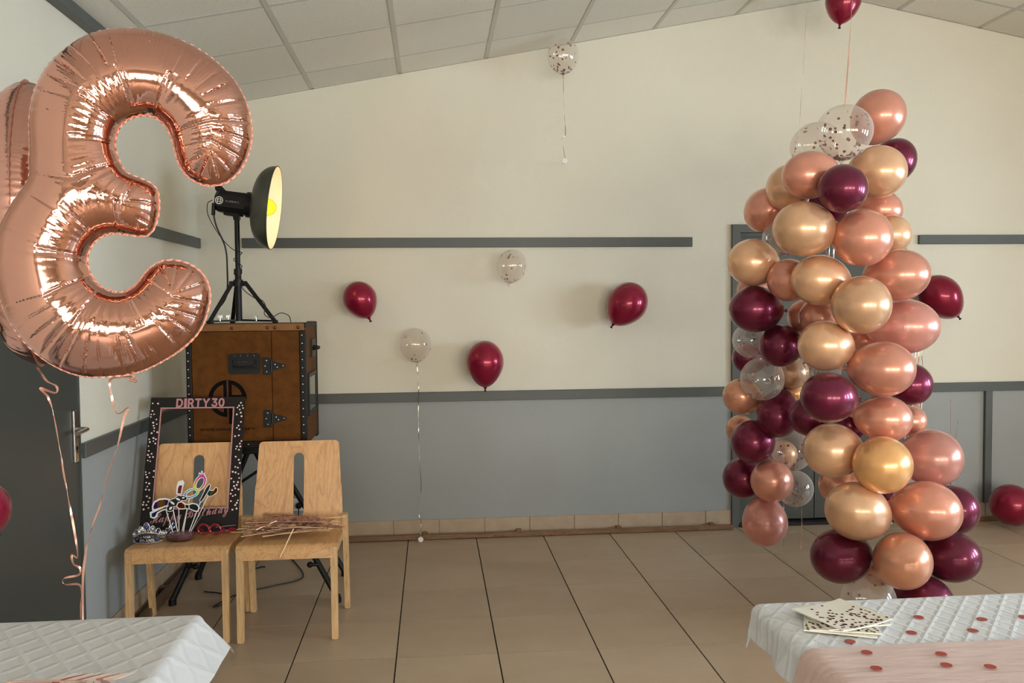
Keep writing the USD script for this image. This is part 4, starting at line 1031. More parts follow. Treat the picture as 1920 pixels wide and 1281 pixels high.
def aim(m):      # local z -> the beam axis, keeping world z as up as far as possible
    z = axis / np.linalg.norm(axis); y = np.array([0, 0, 1.0]); y = y - z * (y @ z); y /= np.linalg.norm(y); x = np.cross(y, z)
    M = np.eye(4); M[:3, 0], M[:3, 1], M[:3, 2] = x, y, z
    m = m.copy(); m.apply_transform(M); return m


E_ = .0072
hb = hull([(x * .062, y * .058, z) for z in (0.02, .185) for x, y in ((-1, -.55), (-1, .55), (-.6, 1), (.6, 1), (1, .55), (1, -.55), (.6, -1), (-.6, -1))] + [(x * .05, y * .046, z) for z in (0.0, .19) for x, y in ((-1, -.5), (-1, .5), (-.5, 1), (.5, 1), (1, .5), (1, -.5), (.5, -1), (-.5, -1))])
obj("housing", aim(hb), "black_plastic", sl, 25)
obj("front_ring", aim(join(cyl((0, 0, .165), (0, 0, .205), .070, 32), cyl((0, -.03, .20), (0, -.03, .215), .080, 32))), "black_plastic", sl)
obj("rear_handle", aim(hull([(a * .012, y, z) for a in (-1, 1) for y, z in ((.05, .0), (.058, .05), (.088, -.015), (.094, .008), (.06, -.01))])), "black_plastic", sl, False)
obj("base_plate", aim(cbx(-.03, .03, -.072, -.052, .05, .125, .003)), "black_plastic", sl)
# disc logo and small lettering on the side towards the viewer (local -x ... +x decided by the frame)
sidex = .0625 if (np.cross([0, 0, 1.0], axis))[1] < 0 else -.0625
sg = 1 if sidex > 0 else -1


def on_head(m2d, t=.001, z0=.028, y0=0.0):   # polygon in (u right in view, v up) on the side face
    m = plate(m2d, t)
    v = m.vertices.copy()
    m.vertices = np.stack([sg * (.0615 - v[:, 1]), v[:, 2] + y0, z0 + v[:, 0]], 1)
    return aim(fix(m))


lg = Point(0, 0).buffer(.0215, quad_segs=12)
obj("logo", on_head(lg), "tag_white", sl, False, label="white round logo with a black monogram")
lin = Point(0, 0).buffer(.0165, quad_segs=12).difference(Point(0, 0).buffer(.0135, quad_segs=12)).union(sbox(-.0035, -.0165, -.001, .0165)).union(sbox(.001, -.0165, .0035, .0165)).union(sbox(-.0145, -.0015, .0145, .0012))
obj("logo_print", on_head(lin, .0016), "black_print", sl, False)
tm = meshkit.text_mesh("D-LITE RX 2", .0085, .0008)
v = tm.vertices.copy(); tm.vertices = np.stack([sg * (.0618 + v[:, 2]), v[:, 1] - .004, .062 + v[:, 0] * 1.0], 1)
obj("lettering", aim(fix(tm)), "steel", sl, False)
# the dish
RD, DD, zb = .228, .108, .200
out_ = [(.078, zb)] + [(.078 + (RD - .078) * math.sin(t) ** 1.0, zb + DD * (1 - math.cos(t)) ** 1.05) for t in np.linspace(.12, PI / 2, 14)]
inn = [(r - .003, z + .002) for r, z in out_]
shell = lathe(out_ + [(RD + .003, zb + DD + .001), (RD + .003, zb + DD + .006), (RD - .002, zb + DD + .006)], 56)
obj("dish_outside", aim(shell), "dish_grey", sl)
obj("dish_inside", aim(lathe([(.012, zb + .006)] + inn + [(RD - .002, zb + DD + .0055)], 56)), "dish_white", sl, 40, label="white inner face of the dish")
# glass dome over the modelling lamp, held by small rods
dome = lathe([(0, zb + .125)] + [(.052 * math.cos(t), zb + .06 + .065 * math.sin(t)) for t in np.linspace(PI / 2 - .1, -.3, 12)] + [(.03, zb + .03)], 28)
obj("glass_dome", aim(dome), "bulb_glow", sl, label="glowing yellow glass dome")
obj("modelling_lamp", aim(T(trimesh.creation.torus(.050, .006, 28, 10), (0, 0, zb + .018))), "lamp_core", sl)
obj("deflector_rods", aim(join(*[cyl((.05 * math.cos(a), .05 * math.sin(a), zb + .06), (.105 * math.cos(a), .105 * math.sin(a), zb + .028), .0018, 8) for a in (0.3, 2.4, 4.5)])), "chrome", sl)

c = thing("power_cable", "thick black cable looping from the flash head down behind the trunk", "cable", (0, 0, 0))
obj("plug", tube([(SX - .114, SY - .03, SZ + .655), (SX - .118, SY - .03, SZ + .59)], .010, 12), "black_plastic", c)
obj("cord", tube(spline([(SX - .118, SY - .03, SZ + .60), (SX - .105, SY - .02, SZ + .53), (SX - .066, SY, SZ + .42), (SX - .062, SY + .02, SZ + .31), (SX - .080, SY + .06, SZ + .15), (SX - .165, SY + .12, SZ + .05), (SX - .19, SY + .20, SZ + .01), (SX - .20, SY + .262, SZ - .05), (SX - .20, SY + .27, SZ - .4), (SX - .1, SY + .29, .5), (SX - .05, SY + .3, .05), (SX + .05, SY + .32, .006)], 10), .0045), "cable_rubber", c)
c = thing("sync_cable", "thin black cable wound down the light stand's column onto the trunk", "cable", (0, 0, 0))
hel = [(SX + .021 * math.cos(t), SY + .021 * math.sin(t), SZ + .39 - .012 * t) for t in np.linspace(0, 12, 30)]
obj("cord", tube(spline([(SX - .122, SY - .03, SZ + .672), (SX - .146, SY - .035, SZ + .65), (SX - .142, SY - .03, SZ + .58), (SX - .08, SY - .03, SZ + .47), (SX - .02, SY - .024, SZ + .405)] + hel + [(SX + .03, SY - .03, SZ + .19), (SX + .09, SY - .035, SZ + .14), (SX + .135, SY - .05, SZ + .125), (SX + .155, SY - .06, SZ + .095), (SX + .150, SY - .07, SZ + .05), (SX + .185, SY - .07, SZ + .030), (SX + .235, SY - .06, SZ + .055), (SX + .275, SY - .04, SZ + .04), (SX + .285, SY - .03, SZ + .004)], 5), .0022, 6), "cable_rubber", c)
c = obj("floor_cable", tube(spline([(.25, -1.0, .006), (.36, -1.05, .006), (.42, -1.18, .006), (.36, -1.25, .006), (.45, -1.05, .006), (.60, -.95, .006), (.75, -.80, .006), (.62, -.40, .006), (.60, -.25, .006)], 10), .0035), "cable_rubber")
tag(c, "black cable lying in loops on the floor under the two chairs", "cable")

# ------------------------------------------------------------------ things on the left chair
SEAT = .4475
FX, FB = .302, -1.452            # party frame: centre of its foot
fr = thing("party_photo_frame", "black cardboard photo frame reading DIRTY30, leaning upright on the left chair", "photo frame", (FX, FB, SEAT + .003), rot=(-20.5, 0.6, 1.5))
FW, FH = .468, .683
outer = sbox(-FW / 2, 0, FW / 2, FH)
hole = sbox(-.176, .118, .176, FH - .060)
obj("board", plate(outer.difference(hole), .005), "frame_black", fr, False)
bd = sbox(-.183, .111, .183, FH - .053).difference(hole.buffer(-.0001))
obj("inner_border", T(plate(bd, .0012), (0, -.0050, 0)), "frame_pink", fr, False)
hd_ = unary_union([Polygon(r[0], r[1:]).buffer(0) for r in HEADLINE])
hb_ = hd_.bounds
hd_ = affinity.affine_transform(hd_, [.240 / hb_[2], 0, 0, .047 / hb_[3], -.108, FH - .053])
obj("lettering", T(plate(hd_, .0012), (0, -.0050, 0)), "frame_pink", fr, False, label="bold pink lettering DIRTY30")
polys = [Polygon(r[0], r[1:]) for r in SCRIPT]
sc_ = .372 / 1219
shp = affinity.affine_transform(unary_union(polys), [sc_, 0, .00004, sc_ * 1.5, 0, 0])
obj("lettering", T(plate(shp, .0012), (-.186, -.0050, .022)), "frame_pink", fr, False, label="pink script lettering Happy Birthday")
r3 = np.random.default_rng(11)
dots = []
for s in (-1, 1):
    placed = []
    for k in range(400):
        zz = r3.uniform(.10, FH - .03)
        xx = s * (FW / 2 - .006 - abs(r3.normal(0, .022)))
        if abs(xx) < .188:
            continue
        if min([math.hypot(xx - a, zz - b) for a, b in placed] + [1]) < .0125 or len(placed) > 46:
            continue
        placed.append((xx, zz))
        dots.append(Point(xx, zz).buffer(r3.uniform(.0036, .0052), quad_segs=3))
obj("dots", T(plate(unary_union(dots), .0008), (0, -.0050, 0)), "dot_pink", fr, False, kind="stuff")

# photo props standing in a plum coloured holder
PB = (.294, -1.550, SEAT)
pb = thing("prop_holder", "plum coloured disc with the photo props' sticks stuck into it", "prop holder", PB)
obj("disc", lathe([(0, 0), (.054, 0), (.062, .006), (.063, .018), (.056, .029), (.03, .034), (0, .035)], 36), "base_plum", pb)
K = .000372


def P2(pts):
    return [((u - 825) * K, (985 - v) * K) for u, v in pts]


def ell(u, v, a, b, ang, q=10):
    return affinity.rotate(affinity.scale(Point((u - 825) * K, (985 - v) * K).buffer(1, quad_segs=q), a * K, b * K), ang, origin="center")


def prop(name, label, cat, outline, layers, stick, y, tilt=0.0):
    t = thing(name, label, cat, (PB[0], PB[1] + y, PB[2] + .002), 0, "photo props on sticks")
    obj("backing", plate(outline.buffer(7 * K, quad_segs=3), .0016), "prop_white", t, False, label="white cardboard edge")
    for k, (nm, pl_, mt) in enumerate(layers):
        obj(nm, T(plate(pl_, .0012 + .0004 * k), (0, -.0014, 0)), mt, t, False)
    (u0, v0), (u1, v1) = stick
    a, b = P2([(u0, v0), (u1, v1)])
    obj("stick", cyl((a[0], .0022, a[1]), (b[0], -y * .6, max(b[1], .006)), .0024, 8), "stick_white", t)
    return t


hat = Polygon(P2([(450, 640), (482, 630), (480, 560), (503, 505), (565, 470), (640, 464), (690, 478), (697, 555), (668, 600), (600, 618), (545, 650), (527, 698), (492, 716), (455, 700)])).buffer(.002).buffer(-.002)
crown = Polygon(P2([(497, 600), (494, 560), (515, 515), (570, 484), (640, 478), (680, 490), (684, 540), (600, 570)]))
brim = Polygon(P2([(470, 655), (500, 640), (600, 592), (672, 565), (668, 590), (600, 606), (535, 640), (512, 690), (490, 702), (468, 690)]))
prop("hat_prop", "bowler hat photo prop with rainbow sheen, leftmost above the holder", "photo prop", hat, [("crown", crown, "holographic_dark"), ("brim", brim, "holographic_dark")], ((640, 600), (738, 968)), -.006)
tie = Polygon(P2([(770, 420), (778, 330), (800, 262), (850, 250), (866, 275), (848, 330), (825, 430)]))
prop("tie_prop", "tall white-edged photo prop with a dark red panel, rising behind the rainbow mask", "photo prop", tie, [("panel", Polygon(P2([(785, 410), (792, 345), (806, 312), (838, 308), (842, 325), (822, 415)])), "prop_red")], ((795, 430), (790, 960)), .012)
ring1 = ell(962, 412, 100, 56, 22).difference(ell(962, 412, 74, 36, 22))
ring2 = ell(1072, 282, 112, 66, 62).difference(ell(1072, 284, 84, 42, 62))
crest = Polygon(P2([(1060, 200), (1068, 150), (1088, 178), (1098, 128), (1108, 172), (1128, 158), (1122, 205), (1095, 215)]))
mask = unary_union([ring1, ring2, crest])
prop("mask_prop", "rainbow masquerade mask photo prop, tallest above the holder", "photo prop", mask, [("print", mask.buffer(-3 * K), "holographic")], ((935, 465), (825, 935)), .006)
lash = unary_union([ell(735, 520, 62, 42, 40), ell(810, 472, 52, 38, 30), ell(868, 462, 48, 28, -10), ell(705, 590, 44, 38, 20), ell(770, 520, 60, 40, 30)])
eyes = unary_union([ell(735, 520, 34, 14, -40), ell(806, 474, 30, 14, -30), ell(872, 458, 18, 10, 10), ell(712, 588, 26, 15, 50)])
prop("eyelash_prop", "black photo prop with four white almond shapes, beside the hat prop", "photo prop", lash, [("print", lash.buffer(-2 * K), "prop_black"), ("white_shapes", eyes, "prop_white")], ((735, 600), (795, 965)), -.012)
bow = unary_union([Polygon(P2([(790, 560), (810, 515), (850, 505), (910, 545), (915, 590), (860, 600), (815, 590)])), Polygon(P2([(930, 545), (990, 530), (1045, 545), (1072, 590), (1055, 635), (1015, 632), (935, 590)])), Polygon(P2([(895, 540), (948, 545), (945, 600), (895, 590)]))])
prop("bow_tie_prop", "black bow tie photo prop with a white outline, in front at the middle", "photo prop", bow, [("left_wing", Polygon(P2([(798, 558), (815, 522), (850, 513), (890, 545), (893, 588), (855, 592), (818, 583)])), "holographic_dark"), ("right_wing", Polygon(P2([(952, 550), (992, 538), (1040, 552), (1062, 590), (1048, 625), (1015, 622), (952, 592)])), "prop_black"), ("knot", Polygon(P2([(902, 547), (941, 552), (938, 592), (902, 584)])), "prop_black")], ((922, 575), (845, 972)), -.018)
pen = Polygon(P2([(1070, 500), (1090, 470), (1150, 350), (1190, 300), (1206, 312), (1185, 370), (1125, 470), (1080, 530)]))
prop("feather_prop", "slim black feather photo prop with white edge, leaning right of the rainbow mask", "photo prop", pen, [("print", pen.buffer(-2 * K), "prop_black")], ((1080, 510), (905, 955)), .0)
mou = Polygon(P2([(1150, 430), (1180, 385), (1230, 395), (1262, 352), (1285, 362), (1278, 410), (1225, 455), (1175, 462)]))
prop("moustache_prop", "half moustache photo prop with red and gold sheen, rightmost above the holder", "photo prop", mou, [("print", mou.buffer(-2 * K), "holographic_dark")], ((1165, 450), (925, 942)), .014)
for k, (u, v) in enumerate((((640, 600), 0),)):
    pass
t = thing("prop_stick", "thin grey empty stick leaning right out of the prop holder", "stick", (PB[0], PB[1] + .01, PB[2] + .004))
a, b = P2([(1255, 455), (960, 900)])
obj("stick", cyl((a[0], 0, a[1]), (b[0], -.01, b[1]), .0016, 8), "steel", t)


# tiaras
def tiara(label, loc, rz, front=True, scale=1.0):
    t = thing("tiara", label, "tiara", loc, rz)
    Rr = .096 * scale
    S_ = scale
    def on(phi, z, dr=0.0):
        return (math.sin(phi) * (Rr + dr), -math.cos(phi) * (Rr + dr), z * S_)
    obj("band", tube([on(p, .006) for p in np.linspace(-2.2, 2.2, 40)], .0045, 8), "silver", t)
    obj("upper_band", tube([on(p, .020 + .050 * math.cos(p * .9) ** 2 * (abs(p) < 1.7)) for p in np.linspace(-1.7, 1.7, 40)], .0028, 8), "silver", t)
    for k, (p, h, w) in enumerate(((0, .062, .17), (-.36, .045, .15), (.36, .045, .15), (-.72, .036, .15), (.72, .036, .15), (-1.1, .030, .15), (1.1, .030, .15), (-1.5, .034, .13), (1.5, .034, .13))):
        base = .020 + .050 * math.cos(p * .9) ** 2
        lp = [on(p + w * math.sin(a), base + h * (.5 - .5 * math.cos(a))) for a in np.linspace(0, 2 * PI, 24)]
        g = obj("loop", tube(lp, .0024, 6), "silver", t)
        obj("gem", T(trimesh.creation.icosphere(1, .006 if k else .009), on(p, base + h * .55, .001)), "gem_blue" if k in (0, 3, 4) else "silver", g, False)
        if k < 3:
            lp = [on(p + w * .5 * math.sin(a), base + .008 + h * .7 * (.5 - .5 * math.cos(a))) for a in np.linspace(0, 2 * PI, 20)]
            obj("inner_loop", tube(lp, .0017, 6), "silver", g)
    if front:
        ph = np.linspace(-.78, .78, 22)
        v = []
        for p in ph:
            zt = .010 + .052 * math.cos(p * 1.9 * .8) ** .8
            v += [on(p, .004, .004), on(p, zt, .004)]
        f = []
        for i in range(len(ph) - 1):
            f += [(2 * i, 2 * i + 2, 2 * i + 3), (2 * i, 2 * i + 3, 2 * i + 1)]
        obj("name_plate", solid((np.array(v), np.array(f)), .003), "navy_print", t, False)
        for s, hh, zz in (("Miss", .013, .040), ("30 ANS", .017, .013)):
            m = meshkit.text_mesh(s, hh, .0010, True)
            wd = m.bounds[:, 0].mean()
            vv = m.vertices.copy()
            phi = (vv[:, 0] - wd) * S_ / Rr
            m.vertices = np.stack([np.sin(phi) * (Rr + .0045 + vv[:, 2]), -np.cos(phi) * (Rr + .0045 + vv[:, 2]), (vv[:, 1] + zz) * S_], 1)
            obj("lettering", fix(m), "silver", t, False)
        rr = np.random.default_rng(3)
        obj("sparkles", join(*[T(trimesh.creation.icosphere(0, .0022), on(p, z, .0048)) for p, z in zip(rr.uniform(-.75, .75, 26), rr.uniform(.012, .050, 26))]), "silver", t, False, kind="stuff")
    return t


tiara("silver tiara with a navy plate reading Miss 30 ANS, left on the chair seat", (.152, -1.560, SEAT - .001), 6, True, .76)
tiara("second, plain silver tiara, half hidden behind the tiara that reads Miss 30 ANS", (.196, -1.478, SEAT - .001), 70, False, .50)
# red party glasses lying behind the holder
g = thing("party_glasses", "translucent red party glasses lying on the chair right of the prop holder", "glasses", (.418, -1.520, SEAT + .001), -8)
for s in (-1, 1):
    cx_ = s * .029
    pts = [(cx_ + .0245 * math.cos(a) * (1 + .12 * math.cos(2 * a)), 0, .030 + .0245 * math.sin(a)) for a in np.linspace(0, 2 * PI, 32)]
    obj("rim", tube(pts, .0050, 8), "red_plastic", g)
    obj("temple", tube(spline([(s * .056, .002, .040), (s * .058, .02, .034), (s * .056, .045, .014), (s * .052, .052, .005)], 6), .0034, 8), "red_plastic", g)
obj("bridge", tube(spline([(-.006, 0, .038), (0, -.002, .043), (.006, 0, .038)], 6), .0045, 8), "red_plastic", g)
t = thing("lips_prop", "red lips photo prop on a pale stick lying across the two chairs", "photo prop", (.515, -1.470, SEAT + .008), -1.5, "photo props on sticks")
lips = unary_union([affinity.scale(Point(0, 0).buffer(1, quad_segs=8), .020, .008), affinity.scale(Point(-.006, .005).buffer(1, quad_segs=6), .010, .005), affinity.scale(Point(.006, .005).buffer(1, quad_segs=6), .010, .005)])
obj("lips", T(plate(lips, .002), (0, 0, .006)), "red_plastic", t, False)
obj("stick", cyl((.012, .002, .004), (.225, .006, .030), .0022, 8), "stick_white", t)
t = thing("marker_prop", "thin prop with an iridescent end lying right of the red glasses", "photo prop", (.452, -1.452, SEAT + .012), 3)
obj("stick", cyl((-.02, 0, .012), (.075, 0, .018), .0022, 8), "steel", t)
obj("tip", cbx(-.002, .045, -.005, -.002, -.008, -.002, .001), "holographic", t, False)

# ------------------------------------------------------------------ wands of paper on thin sticks, piled on the right chair
r4 = np.random.default_rng(23)
CXW, CYW = .838, -1.545
WANDS = []
for k in range(24):
    L = r4.uniform(.26, .40)
    a = r4.normal(0, 13) + (180 if r4.random() < .4 else 0)
    WANDS.append((CXW + r4.normal(-.01, .055), CYW + r4.normal(.0, .045), a, L, r4.normal(0, 2.0)))
for k, (x, y, a, L, til) in enumerate(WANDS):
    z = SEAT + .010 + k * .0026
    lab = "rose gold paper wand with a thin wooden stick in the pile on the right chair"
    grp = "paper wands piled on the right chair"
    t = thing("paper_wand", lab, "paper wand", (x, y, z), group=grp, rot=(0, til * .5, a))
    obj("stick", cbx(-L / 2, L / 2, -.0024, .0024, -.0016, .0016, .0006), "stick_wood", t, False)
    n = 16
    s = np.linspace(-L * .48, L * r4.uniform(.02, .2), n)
    wv = r4.uniform(.012, .024)
    v, f = [], []
    for i, q in enumerate(s):
        for j, c_ in enumerate((-1, -.35, .35, 1)):
            v.append((q + r4.normal(0, .004), c_ * wv * r4.uniform(.6, 1.15), .003 + r4.uniform(0, .010) + (.004 if j in (1, 2) else 0)))
    for i in range(n - 1):
        for j in range(3):
            b = i * 4 + j
            f += [(b, b + 4, b + 5), (b, b + 5, b + 1)]
    obj("paper", solid((np.array(v), np.array(f)), .0006), "wand_paper", t, False)
for lab, p, q in (("thin wooden stick hanging down over the front edge of the right chair", (.846, -1.690, .5115), (.795, -1.775, .400)),
                  ("thin wooden stick reaching furthest right out of the pile on the right chair", (.86, -1.535, .520), (1.035, -1.500, .492)),
                  ("thin wooden stick lying slantwise on the front left of the pile", (.665, -1.650, .502), (.745, -1.560, .520))):
    t = obj("wand_stick", bar(p, q, .0050, .0034), "stick_wood", None, False)
    tag(t, lab, "stick", "loose sticks of the paper wands")

# ------------------------------------------------------------------ latex balloons
TYPES = {"R": ("pearl_rose", "balloon"), "P": ("pearl_peach", "balloon"), "C": ("pearl_champagne", "balloon"), "G": ("pearl_gold", "balloon"), "B": ("pearl_plum", "balloon"), "RT": ("sheer_rose", "balloon"), "T": ("clear_latex", "balloon"), "W": ("burgundy", "balloon")}


def confetti(L, D, n, seed, axis, heavy="down"):
    """small discs clinging to the inside of a balloon, most of them gathered low"""
    rr = np.random.default_rng(seed)
    z = np.array(axis, float); z /= np.linalg.norm(z)
    a = np.cross((0, 0, 1) if abs(z[2]) < .95 else (0, 1, 0), z); a /= np.linalg.norm(a); b = np.cross(z, a)
    M = np.stack([a, b, z], 1)
    out = []
    tries = 0
    while len(out) < n and tries < 4000:
        tries += 1
        d = rr.normal(size=3); d /= np.linalg.norm(d)
        w = (M @ d)[2]
        if rr.random() > (0.05 + 0.95 * max(0, -w) ** 7):
            continue
        sc = 1 - .16 * .75 * max(0, d[2]) ** 2
        p = np.array([d[0] * D / 2 * sc, d[1] * D / 2 * sc, d[2] * L * .5 - .03 * L * 0]) * .955
        disc = trimesh.creation.cylinder(rr.uniform(.0058, .0080), .0005, sections=9)
        out.append(align(disc, d + rr.normal(0, .35, 3), p))
    return join(*out)


def balloon(kind, loc, axis, L, D, label, group=None, knot=True, nconf=60, seed=0, kscale=1.0, pear=.75, dark_knot=False):
    t = thing("balloon", label, "balloon", loc, 0, group)
    m, zt = balloon_shape(L, D, 44 if D > .15 else 32, 26, pear=pear)
    obj("skin", align(m, axis, (0, 0, 0)), TYPES[kind][0], t, True)
    z = np.array(axis, float); z /= np.linalg.norm(z)
    if knot:
        obj("knot", align(knot_shape(kscale * (.8 if kind == "W" else 1)), axis, z * (zt - .006)), "knot_dark" if dark_knot else TYPES[kind][0], t)
    if kind == "T":
        obj("confetti", align(confetti(L, D, nconf, seed, axis), axis, (0, 0, 0)), "confetti_dark" if any(w in label for w in ("dark", "black", "red ", "a short ribbon")) else "confetti_copper", t, False, kind="stuff")
    return t, z * zt


GA = "balloons of the big garland"
for k, (kind, loc, ax, L, D, lab) in enumerate(ARCH):
    balloon(kind, loc, ax, L, D, lab, GA, True, 120 if lab.startswith("clear confetti balloon atop") else 50, 100 + k, .8, .6)
# balloons clinging to the walls
WB = "balloons clinging to the wall"
balloon("W", (1.046, -.118, 1.590), (.40, -.1, -.85), .252, .218, "dark red balloon on the wall nearest the lamp, leftmost of the red ones", WB, dark_knot=True, pear=1.2)
balloon("W", (1.845, -.146, 1.167), (0, -.06, -1), .305, .248, "dark red balloon hanging lowest on the wall, its knot touching the dado rail", WB, dark_knot=True, pear=1.4)
balloon("W", (2.785, -.150, 1.545), (-.62, -.12, -.86), .315, .262, "dark red balloon on the wall left of the grey door, knot pointing down left", WB, dark_knot=True, pear=1.4)
balloon("W", (4.966, -.158, 1.573), (.62, -.1, -.72), .335, .275, "burgundy balloon on the wall right of the garland at mid height", WB, dark_knot=True, pear=1.2)
balloon("W", (4.065, -.55, 3.405), (-.18, -.08, -1), .275, .213, "burgundy balloon up under the ceiling ridge above the garland", None, dark_knot=True, pear=1.3)
t, tip = balloon("T", (1.396, -.112, 1.292), (.06, -.05, -1), .225, .205, "clear balloon with red confetti on the wall, with a long ribbon to the floor", WB, nconf=14, seed=31, kscale=.7)
obj("ribbon", ribbon([tip, tip + (.004, -.002, -.06), tip + (.008, 0, -.16), tip + (.004, .002, -.34), tip + (.006, 0, -.55), tip + (.016, -.004, -.80), tip + (.002, .0, -.90), tip + (-.004, .004, -.97), tip + (.014, 0, -1.05), tip + (.008, .0, -1.120)], .0055, .0006, 5), "silver_ribbon", t)
obj("ribbon_weight", T(lathe([(0, 0), (.015, 0), (.018, .004), (.018, .009), (.014, .013), (0, .013)], 20), tuple(tip + (.008, -.006, -1.150)), rx=70), "tag_white", t)
t, tip = balloon("T", (2.030, -.112, 1.802), (-.18, -.05, -1), .222, .200, "clear balloon with copper confetti just under the upper grey rail", WB, nconf=40, seed=32, kscale=.6)
t, tip = balloon("T", (2.358, -.25, 3.128), (0, -.02, -1), .225, .200, "clear confetti balloon up at the edge of the ceiling, trailing a short ribbon", None, nconf=60, seed=33, kscale=.7)
obj("ribbon", ribbon([tip, tip + (.002, 0, -.10), tip + (.006, 0, -.24), tip + (.012, 0, -.36), tip + (-.006, -.004, -.385), tip + (-.008, 0, -.41), tip + (.006, 0, -.50), tip + (.018, 0, -.53)], .006, .0006, 3.2), "silver_ribbon", t)
obj("ribbon_weight", T(lathe([(0, 0), (.016, 0), (.019, .004), (.019, .008), (.016, .011), (0, .011)], 20), tuple(tip + (.002, -.004, -.535)), rx=80), "tag_white", t)
balloon("W", (5.43, -.260, .150), (.45, .05, -.62), .300, .275, "dark red balloon lying on the floor against the back wall at far right", None, dark_knot=True, pear=.9)
balloon("W", (.135, -3.06, .945), (.1, .6, -.8), .19, .17, "dark red balloon at the left edge of the picture, in front of the dark door", None, dark_knot=True)

# ribbons that hold the garland up, from the ceiling
for lab, top, bot in (("pink ribbon from the ceiling down to the clear balloon at the garland's top", (3.575, -1.70, ceil_z(3.575) - .006), (3.472, -1.80, 2.485)), ("thin pale thread from the ceiling down to the left clear balloon at the garland's top", (3.39, -1.60, ceil_z(3.39) - .006), (3.330, -1.60, 2.36))):
    top, bot = np.array(top), np.array(bot)
    mid = (top + bot) / 2 + (.004, 0, -.002)
    p = obj("hanging_ribbon", ribbon([top, mid, bot], .006 if "pink" in lab else .0025, .0006, 1.5), "rose_gold_ribbon" if "pink" in lab else "silver_ribbon")
    tag(p, lab, "ribbon")

# copper foil fringe hanging inside the garland
ff = thing("foil_fringe", "copper foil fringe curtain hanging inside the garland, glinting in its gaps", "fringe curtain", (0, 0, 0))
r5 = np.random.default_rng(5)
FR = [(3.56 + .012 * k, -1.42 + .004 * k, 1.90, 1.52) for k in range(5)] + [(4.03 + .010 * k, -1.36 - .01 * k, 1.50, .74 - .03 * (k % 3)) for k in range(7)]
FR += [(4.13, -1.62, 1.05, .36), (4.115, -1.70, .95, .46), (3.475, -1.32, .92, .22), (3.43, -1.20, .95, .20), (4.09, -1.34, 1.52, .90)]
for k, (x, y, zt, zb_) in enumerate(FR):
    n = 6
    zs = np.linspace(zt, zb_, n)
    dr = (.055 if k == len(FR) - 1 else .004)
    obj("strand", ribbon([(x + dr * (i / n) + r5.normal(0, .003), y + r5.normal(0, .004), z) for i, z in enumerate(zs)], .0055 if k < 12 else .0032, .0004, r5.uniform(1, 3), 5), "fringe_foil", ff, False)

